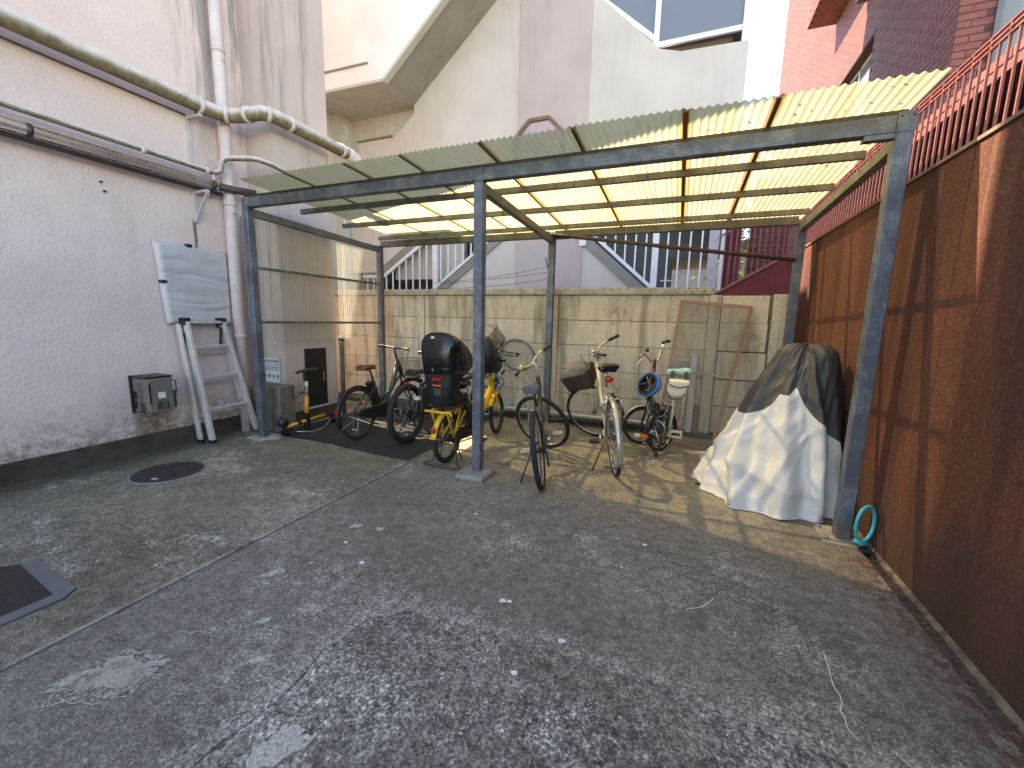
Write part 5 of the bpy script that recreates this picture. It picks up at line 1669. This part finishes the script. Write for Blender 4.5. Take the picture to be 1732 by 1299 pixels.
# --- folding bicycle folded in half
def folding_bike():
    t_ = thing("folding_bicycle", "dark folding bicycle folded in half beside the leaning screen door", "bicycle", (-.15, 4.95, 0), (0, 0, 0), "bicycles parked in the shelter")
    L = lambda x, y, z: Vector((x, y, z))
    # front wheel, broadside, to the left; rear wheel close to edge-on in front
    A1 = Matrix.Translation((-.20, .30, 0)) @ Matrix.Rotation(R(28), 4, 'Z')
    A2 = Matrix.Translation((.04, .0, .0)) @ Matrix.Rotation(R(52), 4, 'Z')
    r = .235
    wheel(t_, (0, 0, r + .01), r, .040, A1, RIM_ALU, RUBBER, 20, "front_wheel")
    wheel(t_, (0, 0, r + .035), r, .040, A2, RIM_ALU, RUBBER, 20, "rear_wheel", hub_r=.03)
    fender(t_, "front_fender", (0, 0, r + .01), r + .016, .028, 20, 160, STEEL, A1)
    fender(t_, "rear_fender", (0, 0, r + .035), r + .016, .028, -20, 170, BLACKP, A2)
    m = MB()
    m.tube([(-.20, .30, .245), (-.165, .16, .40), (-.12, .10, .62)], [.013, .016, .02], 10)
    m.tube([(-.12, .10, .60), (-.10, .05, .70)], .028, 12)
    m.build("fork", DKSTEEL, t_)
    m = MB()
    m.beam((-.12, .10, .62), (-.02, -.02, .30), .045, .06, (0, 1, 0))
    m.beam((-.02, -.06, .30), (.11, -.04, .34), .05, .05)
    m.tube([(.10, -.02, .30), (.12, -.02, .58)], .02, 12)
    m.tube([(.10, -.02, .32), (.05, .02, .27)], .014, 8)
    m.tube([(-.02, -.12, .20), (.06, -.10, .36), (.03, -.06, .48)], .014, 8)
    m.tube([(-.06, .02, .12), (-.03, -.06, .05), (.0, -.14, .03)], .012, 8)
    m.build("frame", simple("gunmetal_paint", (.055, .052, .05), .38, .3, .3, 12), t_)
    m = MB().tube([(-.10, .06, .66), (-.085, .0, 1.02), (-.08, -.01, 1.10)], [.02, .018, .016], 12)
    m.build("handle_post", DKSTEEL, t_)
    hb_ = MB().tube([(-.235, -.10, 1.13), (-.19, -.07, 1.16), (-.13, -.02, 1.08), (-.08, 0, 1.06), (-.04, .03, 1.10), (-.02, .06, 1.22), (.0, .10, 1.285), (.04, .13, 1.30)], .011, 10).build("handlebar", STEEL, t_)
    MB().tube([(-.25, -.11, 1.12), (-.19, -.07, 1.16)], .017, 10).build("grip", simple("tan_grip", (.40, .22, .14), .6), hb_)
    MB().tube([(-.02, .08, 1.285), (.055, .14, 1.305)], .017, 10).build("grip", BLACKP, hb_)
    MB().tube([(-.20, -.09, 1.13), (-.24, -.14, 1.07), (-.275, -.17, 1.02)], [.008, .007, .005], 6).build("brake_lever", LABELW, hb_)
    MB().tube([(.02, .06, 1.29), (.02, .0, 1.27), (-.03, -.03, 1.22)], .006, 6).build("brake_lever", STEEL, hb_)
    MB().ell((-.17, -.06, 1.20), .024, .024, .022, 10, 6).build("bell", BLACKP, hb_)
    MB().tube([(-.10, -.06, 1.04), (-.13, -.09, .96), (-.14, -.12, .88), (-.11, -.10, .80), (-.09, -.05, .90), (-.09, -.04, 1.0)], .005, 5).build("orange_cord", ORGREF, hb_)
    MB().tube([(.11, -.02, .20), (.145, -.02, .46), (.17, -.02, .96)], [.016, .016, .015], 12).build("seat_post", IVORYP, t_)
    sx = Matrix.Translation((.18, -.03, 1.00)) @ Matrix.Rotation(R(200), 4, 'Z')
    so = saddle_mesh(sx, (0, 0, 0), .26, .085).build("saddle", MINT, t_)
    for s_ in (-1, 1):
        MB(sx).tube([(.06, s_ * .05, -.03), (.05, s_ * .06, -.12), (.0, s_ * .06, -.13)], .008, 6).build("saddle_rail", DKSTEEL, so)
    cr = MB()
    cr.tube([(-.02, -.16, .33), (.03, -.20, .20)], .011, 8).tube([(.02, -.13, .33), (-.10, -.18, .27)], .011, 8)
    cr = cr.build("crank_arm", STEEL, t_)
    MB().ring((.0, -.12, .33), .085, .007, (.3, 1, 0), 30, 6, .5).build("chainring", STEEL, t_)
    MB().ring((-.02, -.08, .56), .11, .006, (.35, 1, 0), 30, 6, .6).build("cable_loop", SILVERP, t_)
    MB().box(-.21, -.085, -.20, -.14, .225, .25).build("pedal", ORGREF, cr, bevel=.004)
    MB().box(-.235, -.175, -.203, -.137, .222, .253).build("pedal_cage", LABELW, cr, bevel=.004)
    pd = MB()
    for z in (.225, .285):
        pd.box(.13, .27, -.02, .05, z - .01, z + .01)
    pd.box(.13, .15, -.02, .05, .225, .285).box(.25, .27, -.02, .05, .225, .285)
    pd.build("pedal", simple("cream_pedal", (.58, .50, .36), .5), t_, bevel=.003)
    cb = MB()
    for k in range(5):
        a = k * 1.3
        cb.tube([(-.09, .0, .95), (-.14 - .02 * k, -.05 + .02 * math.sin(a), .72), (-.04 + .03 * math.sin(a), -.10, .60), (.02 + .02 * k, -.06, .42)], .004, 5)
    cb.build("cables", BLACKP, t_)
    for k in range(34):
        mx = MB()
        p = Vector((random.uniform(-.13, .12), random.uniform(-.18, -.04), random.uniform(.08, .60)))
        q = p + Vector((random.uniform(-.05, .05), random.uniform(-.03, .03), random.uniform(-.05, .05)))
        mx.tube([p, q], random.uniform(.008, .022), 6)
        mx.build("fold_clamp", DKSTEEL if k % 3 else STEEL, t_)
    mx = MB()
    mx.beam((-.03, -.03, .60), (.035, -.06, .16), .07, .10, (1, 0, 0)).beam((-.10, .02, .50), (-.06, -.04, .12), .05, .07, (1, 0, 0))
    mx.build("folded_frame_half", BLACKP, t_, bevel=.012)
    MB().tube([(.01, -.16, .10), (.02, -.17, .015)], .012, 8).ring((.02, -.175, .022), .014, .008, (1, 0, 0), 12, 6).build("castor", BLACKP, t_)
    return t_
folding_bike()
# blue helmet hanging from it
hm = thing("blue_helmet", "blue cycle helmet hanging under the folding bicycle's handlebar", "helmet", (-.30, 4.80, .80))
c = Vector((-.285, 4.79, .83))
ax = Vector((-.62, -.74, .25)).normalized()
u = ax.orthogonal().normalized()
w = ax.cross(u)
def dome(rad, dep, n=24, m=8):
    return [[c - ax * dep * math.sin(math.pi / 2 * j / m) + (u * math.cos(2 * math.pi * k / n) * rad * 1.15 + w * math.sin(2 * math.pi * k / n) * rad) * max(.02, math.cos(math.pi / 2 * j / m)) for k in range(n)] for j in range(m + 1)]
o = MB().loft(dome(.115, .145), True, False).build("shell", BLUEH, hm)
s_ = o.modifiers.new("thick", 'SOLIDIFY')
s_.thickness = .018
s_.offset = -1
MB().loft(dome(.096, .125), True, False).build("lining", BLACKP, hm)
MB().loft([[c + ax * .004 + (u * math.cos(2 * math.pi * k / 24) * r_ * 1.15 + w * math.sin(2 * math.pi * k / 24) * r_) for k in range(24)] for r_ in (.094, .117)], True, False).build("rim_edge", BLACKP, hm)
for (a, b_) in ((.5, 2.6), (3.6, 5.7), (1.2, 4.4)):
    p, q = c + (u * math.cos(a) + w * math.sin(a)) * .09, c + (u * math.cos(b_) + w * math.sin(b_)) * .09
    MB().tube([p, (p + q) / 2 - ax * .05, q], .007, 6).build("strap", HEATER, hm)
# cream saddle bag under the mint saddle
bgt = thing("saddle_bag", "cream canvas bag with dark piping hanging under the mint green saddle", "bag", (.02, 4.90, .72))
rings = []
for j in range(9):
    t = j / 8
    z = .70 + .20 * t
    hw = .075 + .025 * math.sin(math.pi * min(1, t * 1.15)) + .012 * t
    dp = .055 + .015 * math.sin(math.pi * t)
    if j == 0: hw, dp = .05, .03
    rings.append([(.035 + hw * math.copysign(abs(math.cos(2 * math.pi * k / 24)) ** .6, math.cos(2 * math.pi * k / 24)) + .02 * (1 - t) * -1, 4.86 + dp * math.copysign(abs(math.sin(2 * math.pi * k / 24)) ** .6, math.sin(2 * math.pi * k / 24)), z + .004 * math.sin(k)) for k in range(24)])
MB().loft(rings).build("body", CANVAS, bgt)
fl = []
for j in range(8):
    t = j / 7
    fl.append([(-.06 + .20 * i / 12, 4.86 - .02 - .06 * min(1, t * 2.2), .905 - .012 * (t < .2) - .115 * max(0, t - .2) * (1 - .35 * abs(i / 6 - 1))) for i in range(13)])
MB().loft(fl, False, False).build("flap", CANVAS, bgt)
MB().tube([(-.06 + .20 * i / 12, 4.776, .902 - .105 * .8 * (1 - .35 * abs(i / 6 - 1)) - .004) for i in range(13)], .006, 6).build("piping", BLACKP, bgt)
MB().tube([(.015 + .085 * math.cos(a), 4.80, .755 + .075 * math.sin(a)) for a in [math.pi + math.pi * k / 12 for k in range(13)]], .005, 6).build("piping", BLACKP, bgt)
for x in (-.035, .105):
    MB().box(x - .012, x + .012, 4.855, 4.875, .89, .985).build("strap", BLACKP, bgt)

# --- tiny yellow kick bike with saddle by the meter door
kb = thing("mini_scooter", "tiny amber folding scooter with a black saddle by the meter door", "scooter", (-4.42, 3.95, 0))
for (y, r_, nm) in ((3.60, .085, "front_wheel"), (4.40, .10, "rear_wheel")):
    rm = MB().ring((-4.45, y, r_ + .008), r_ * .72, r_ * .28, (1, 0, 0), 28, 10).build(nm, BLACKP, kb)
    MB().tube([(-4.47, y, r_ + .008), (-4.43, y, r_ + .008)], r_ * .5, 16).build("wheel_disc", DKSTEEL, rm)
MB().tube([(-4.50, 3.52, .17), (-4.48, 3.56, .19), (-4.44, 3.62, .16)], [.01, .075, .05], 12).build("front_guard", BLACKP, kb)
MB().tube([(-4.44, 3.60, .13), (-4.44, 4.20, .155)], .022, 12).build("main_tube", ORANGE, kb)
MB().tube([(-4.44, 4.20, .155), (-4.45, 4.40, .16)], .018, 10).build("tail_tube", BLACKP, kb)
for y in (3.78, 3.93):
    MB().tube([(-4.44, y - .022, .138), (-4.44, y + .022, .140)], .034, 12).build("clamp", BLACKP, kb)
MB().box(-4.47, -4.41, 3.88, 3.95, .03, .25).build("bracket", BLACKP, kb, bevel=.01)
MB().tube([(-4.44, 3.915, .22), (-4.445, 3.93, .46)], .026, 12).build("lower_post", ORANGE, kb)
MB().tube([(-4.445, 3.93, .46), (-4.45, 3.945, .66)], .020, 12).build("upper_post", ALU, kb)
MB().box(-4.475, -4.425, 3.91, 3.99, .66, .78).build("saddle_clamp", BLACKP, kb, bevel=.01)
MB().loft([[(-4.45 + w_ * a, y, z + h) for (a, h) in ((1, 0), (.6, .018), (0, .024), (-.6, .018), (-1, 0), (0, -.012))] for (y, w_, z) in ((3.80, .02, .775), (3.86, .045, .785), (3.95, .06, .797), (4.05, .075, .80), (4.10, .06, .803), (4.11, .02, .80))]).build("saddle", BLACKP, kb)
MB().tube([(-4.43, 3.92, .50), (-4.40, 3.80, .54), (-4.38, 3.68, .53), (-4.38, 3.66, .50), (-4.40, 3.74, .48), (-4.42, 3.86, .52), (-4.43, 3.92, .60)], .008, 8).build("lock_cable", DARKPIPE, kb)
MB().tube([(-4.40, 3.70, .05), (-4.30, 3.86, .02), (-4.30, 4.05, .03), (-4.38, 4.25, .09), (-4.42, 4.36, .10)], .006, 6).build("stand_wire", STEEL, kb)

# ================================================================== OTHER THINGS
# stepladder
ld = thing("stepladder", "folded aluminium stepladder leaning on the pink wall below the grey sheet", "ladder", (-5.0, 3.35, 0))
f0, f1, t0, t1 = Vector((-4.965, 3.05, 0)), Vector((-5.02, 3.64, 0)), Vector((-5.13, 2.98, 1.40)), Vector((-5.13, 3.38, 1.40))
g0, g1 = Vector((-5.10, 3.00, 0)), Vector((-5.16, 3.62, 0))
s0, s1 = Vector((-5.19, 2.93, 1.38)), Vector((-5.19, 3.40, 1.38))
for (a, b_) in ((f0, t0), (f1, t1)):
    MB().beam(a, b_, .040, .075, (0, 1, 0)).build("rail", ALU, ld, bevel=.003)
for (a, b_) in ((g0, s0), (g1, s1)):
    MB().beam(a, b_, .032, .06, (0, 1, 0)).build("rear_rail", ALU, ld, bevel=.003)
for k, t in enumerate((.28, .55, .80)):
    MB().beam(f0.lerp(t0, t), f1.lerp(t1, t), .07, .03, (1, 0, 0)).build("step", ALU, ld, bevel=.003)
    MB().beam(g0.lerp(s0, t - .05), g1.lerp(s1, t - .05), .03, .02, (1, 0, 0)).build("rear_step", ALU, ld, bevel=.003)
MB().beam(t0, t1, .06, .03, (1, 0, 0)).build("top_step", ALU, ld, bevel=.003)
for p in (t0, t1):
    h_ = MB()
    h_.box(p.x - .08, p.x + .03, p.y - .035, p.y + .03, p.z - .035, p.z + .022)
    for (dx, dz) in ((-.07, .03), (.01, .032), (-.05, -.05)):
        h_.tube([(p.x + dx, p.y - .04, p.z + dz), (p.x + dx, p.y + .035, p.z + dz)], .02, 10)
    h_.beam((p.x - .02, p.y, p.z), (p.x - .035, p.y - .02, p.z - .30), .012, .045, (0, 1, 0))
    h_.build("hinge_lock", BLACKP, ld, bevel=.004)
for p in (f0, f1, g0, g1):
    MB().box(p.x - .04, p.x + .04, p.y - .024, p.y + .024, -.002, .045).build("rubber_foot", BLACKP, ld, bevel=.006)

# leaning screen door
sd = thing("screen_door", "bronze framed insect screen door leaning askew against the plank wall", "screen door", (.3, 5.4, 0))
BL, BR, TL_, TR_ = Vector((-.175, 5.50, .02)), Vector((.455, 5.30, .02)), Vector((.0, 5.93, 1.80)), Vector((.80, 5.88, 1.72))
nrm = Vector((0, 1, 0))
for (a, b_) in ((BL, TL_), (BR, TR_), (TL_, TR_), (BL, BR), (BL.lerp(TL_, .50), BR.lerp(TR_, .50))):
    nm = "mid_rail" if (a - BL).length > .3 and (b_ - TR_).length > .3 and (b_ - BR).length > .3 else "frame_bar"
    MB().beam(a, b_, .030 if nm == "frame_bar" else .025, .035 if nm == "frame_bar" else .025, nrm).build(nm, DOORFRAME if nm == "frame_bar" else simple("net_rail", (.24, .20, .17), .5, .3), sd, bevel=.002)
MB()._add([BL, BR, TR_, TL_], [(0, 1, 2, 3)]).build("net", NET, sd)
bd = single(MB().prism([(.335, 4.12), (.80, 4.30), (.92, 5.30), (.42, 5.24), (.31, 5.18)], 'z', .002, .022), "flat_board", BOARD, "pale blue grey board lying flat on the floor partly under the cover", "board", (.5, 4.8, 0))

# covered scooter
def cover():
    t_ = thing("covered_motorbike", "motorbike under a black and silver cover by the brown wall", "covered motorbike", (.85, 4.3, 0))
    basep = [(1.22, 3.86), (1.285, 4.10), (1.29, 4.45), (1.25, 4.85), (1.08, 5.08), (.82, 5.10), (.56, 4.95), (.36, 4.55), (.30, 4.20), (.40, 3.95), (.58, 3.74), (.80, 3.635), (1.02, 3.70)]
    topc = Vector((1.045, 4.30))
    N = 180
    cen = Vector((.95, 4.28))
    nb = len(basep)
    # base radius by angle, smoothed
    angs = sorted([(math.atan2(y - cen.y, x - cen.x), math.hypot(x - cen.x, y - cen.y)) for x, y in basep])
    def rb(a):
        for (a0, r0), (a1, r1) in zip(angs, angs[1:] + [(angs[0][0] + 2 * math.pi, angs[0][1])]):
            aa = a
            if a < angs[0][0]: aa = a + 2 * math.pi
            if a0 <= aa <= a1:
                t = (aa - a0) / (a1 - a0)
                t = t * t * (3 - 2 * t)
                return r0 + (r1 - r0) * t
        return angs[0][1]
    def seam(a):
        an = (a + 2 * math.pi) % (2 * math.pi)
        pts = [(0, .30), (.8, .45), (2.2, .5), (2.9, .50), (3.25, .47), (3.6, .49), (3.95, .565), (4.02, .64), (4.30, .64), (4.42, .70), (4.62, .62), (4.95, .50), (5.35, .40), (5.7, .30), (6.0, .26), (6.29, .30)]
        for (a0, h0), (a1, h1) in zip(pts, pts[1:]):
            if a0 <= an <= a1:
                return h0 + (h1 - h0) * (an - a0) / (a1 - a0)
        return .45
    M1, M2 = 46, 46
    M_ = M1 + M2
    # (angle at the hem, angular width, height, twist towards the top)
    folds = [(2.6, .16, .07, .5), (3.15, .15, .06, .6), (3.62, .13, .075, .9), (4.05, .12, .09, .75), (4.50, .15, .055, .3), (4.95, .12, .075, .1), (5.40, .15, .05, -.2), (5.9, .14, .04, -.2), (.6, .2, .04, 0), (1.4, .2, .04, 0), (2.1, .2, .05, .2)]
    rows = []
    for j in range(M_ + 1):
        row = []
        for k in range(N):
            a = -math.pi + 2 * math.pi * k / N
            sm_a = seam(a)
            s = sm_a * j / M1 if j <= M1 else sm_a + (1 - sm_a) * (j - M1) / M2
            d = Vector((math.cos(a), math.sin(a)))
            rbase = rb(a)
            rtop = .055 + .12 * abs(math.cos(a - 2.9)) ** 1.3
            west = .5 - .5 * math.cos(a)
            q = 1 - s
            pr = q ** (1.05 + .30 * west - .50 * (1 - west)) if q > 0 else 0
            mid = .5 + .5 * math.tanh((q - .04) * 9)
            rad = rtop + (rbase - rtop) * (pr * .86 + .14 * mid * q)
            rad *= min(1.0, .06 + .94 * math.sqrt(min(1, q / .075)))
            cx = topc + (cen - topc) * q
            fam = min(1, q * 1.25) * (1.15 - .45 * q)
            for (fa, fw_, fh, tw_) in folds:
                da = (a - fa + tw_ * (1 - q) + .10 * math.sin(q * 4 + fa * 3) + math.pi) % (2 * math.pi) - math.pi
                g = abs(da / fw_)
                rad += 1.35 * fh * fam * (math.exp(-g ** 1.7) - .25 * math.exp(-((g - 1.6) / .7) ** 2))
            # cloth gathered low on the left and front slumps into a few wide swags
            low = math.exp(-((q - .80) / .13) ** 2)
            ph = q * 15 + 2.2 * math.sin(a * 1.7 + .6) + 2.2 * mnoise.noise(Vector((a * 1.1, q * 2, 7)))
            rad += low * (.15 + .85 * west) * .044 * (1 - 2 * abs(math.sin(ph * .5)) ** .8)
            rad += .030 * fam * mnoise.noise(Vector((d.x * 2.2, d.y * 2.2, q * 3)))
            crs = abs(mnoise.noise(Vector((d.x * 2.4 + q * 1.6, d.y * 2.4 - q, q * 3.2 + 4))))
            rad += .030 * q * (1 - min(1, crs * 5)) + .012 * (1 - 2 * abs(mnoise.noise(Vector((d.x * 5 + q * 3, d.y * 5, q * 6 + 9)))))
            z = 1.36 * (1 - max(0, q - .035)) ** .92 - .02 * min(1, q / .075)
            if q > .985: z = .004 + .02 * max(0, mnoise.noise(Vector((d.x * 4, d.y * 4, 3))))
            z += -.03 * (1 - abs(math.cos(a - 2.9))) * math.exp(-(q / .15) ** 2)
            x, y = cx.x + d.x * rad, cx.y + d.y * rad
            row.append((min(x, 1.325), y, z))
        rows.append(row)
    up_, lo_ = MB(), MB()
    up_.v = [p for r_ in rows for p in r_]
    lo_.v = [p for r_ in rows for p in r_]
    for j in range(M_):
        for k in range(N):
            k2 = (k + 1) % N
            f_ = (j * N + k, j * N + k2, (j + 1) * N + k2, (j + 1) * N + k)
            a = -math.pi + 2 * math.pi * (k + .5) / N
            (up_ if j >= M1 else lo_).f.append(f_)
    up_.f.append(tuple(M_ * N + k for k in range(N)))
    up_.sm = [True] * len(up_.f)
    lo_.sm = [True] * len(lo_.f)
    up_.build("black_panel", COVER_BLK, t_)
    lo_.build("silver_panel", COVER_SIL, t_)
    MB().tube([Vector(p) + Vector((0, 0, .008)) for p in rows[0][::2]], .007, 6, closed=True).build("hem", COVER_SIL, t_)
    for k in (96, 128, 150):
        p = Vector(rows[3][k])
        d_ = (p - Vector((.95, 4.28, p.z))).normalized()
        MB().ring(p + d_ * .004, .014, .004, d_, 16, 6).build("eyelet", STEEL, t_)
    MB().tube([(.30, 4.12, .012), (.27, 4.10, .02), (.255, 4.13, .012)], .010, 6).build("strap_buckle", BLACKP, t_)
cover()

# teal cable lock hung at the right post
cl = thing("cable_lock", "teal ring cable lock standing on the floor between right post and brown wall", "bicycle lock", (1.27, 3.30, 0))
MB().tube([(1.262 + .066 * math.cos(a), 3.33 - .01 + .05 * math.cos(a), .195 + .125 * math.sin(a)) for a in [2 * math.pi * k / 36 for k in range(36)]], .011, 10, closed=True).build("cable", TEAL, cl)
MB().tube([(1.215, 3.29, .085), (1.24, 3.30, .062), (1.275, 3.31, .066)], .019, 12).build("lock_body", TEAL, cl)
MB().tube([(1.325, 3.33 + .06 * math.cos(a), .17 + .14 * math.sin(a)) for a in [-1.4 + 4.6 * k / 24 for k in range(25)]], .0045, 6).build("black_wire", BLACKP, cl)
MB().box(1.25, 1.31, 3.26, 3.34, .0, .035).build("lock_foot", BLACKP, cl, bevel=.008)

# dry leaf crumbs gathered along the wall foot and in the corners
dl = MB()
for k in range(520):
    if k < 360:
        x, y = 1.335 - abs(random.gauss(0, .07)), random.uniform(.8, 4.6)
    elif k < 450:
        x, y = XW + .03 + abs(random.gauss(0, .07)), random.uniform(.8, 3.6)
    else:
        x, y = random.uniform(-2.4, .4), 5.85 - abs(random.gauss(0, .12))
    z = .003 if x < 1.258 else -.009
    a, s_ = random.uniform(0, 6.28), random.uniform(.005, .018)
    u, v = Vector((math.cos(a), math.sin(a), random.uniform(-.1, .4))) * s_, Vector((-math.sin(a), math.cos(a), random.uniform(-.1, .4))) * s_ * .5
    p = Vector((x, y, z + .004))
    dl._add([p - u, p - v, p + u, p + v], [(0, 1, 2, 3)])
dl.build("fallen_leaves", simple("dry_leaf", (.16, .075, .035), .8, 0, .5, 30), None, kind="stuff")

# weeds by the drainpipe
wd_ = thing("weed_plant", "small green weed growing at the foot of the planks beyond the pier", "plant", (-4.62, 5.35, 0))
mb = MB()
for k in range(9):
    a = random.uniform(0, 6.28)
    mb.tube([(-4.62, 5.35, 0), (-4.62 + .08 * math.cos(a), 5.35 + .08 * math.sin(a), .18), (-4.62 + .2 * math.cos(a), 5.35 + .18 * math.sin(a), .25 + .25 * random.random())], .004, 4)
mb.build("stem", LEAF, wd_)
mb = MB()
for k in range(170):
    p = Vector((random.gauss(-4.62, .15), random.gauss(5.33, .12), random.uniform(.08, .52)))
    a = random.uniform(0, 6.28)
    u = Vector((math.cos(a), math.sin(a), random.uniform(-.7, .3))).normalized() * random.uniform(.03, .06)
    v = u.cross(Vector((0, 0, 1))).normalized() * .018
    mb._add([p, p + u * .5 + v, p + u, p + u * .5 - v], [(0, 1, 2, 3)])
mb.build("leaf_cluster", LEAF, wd_)
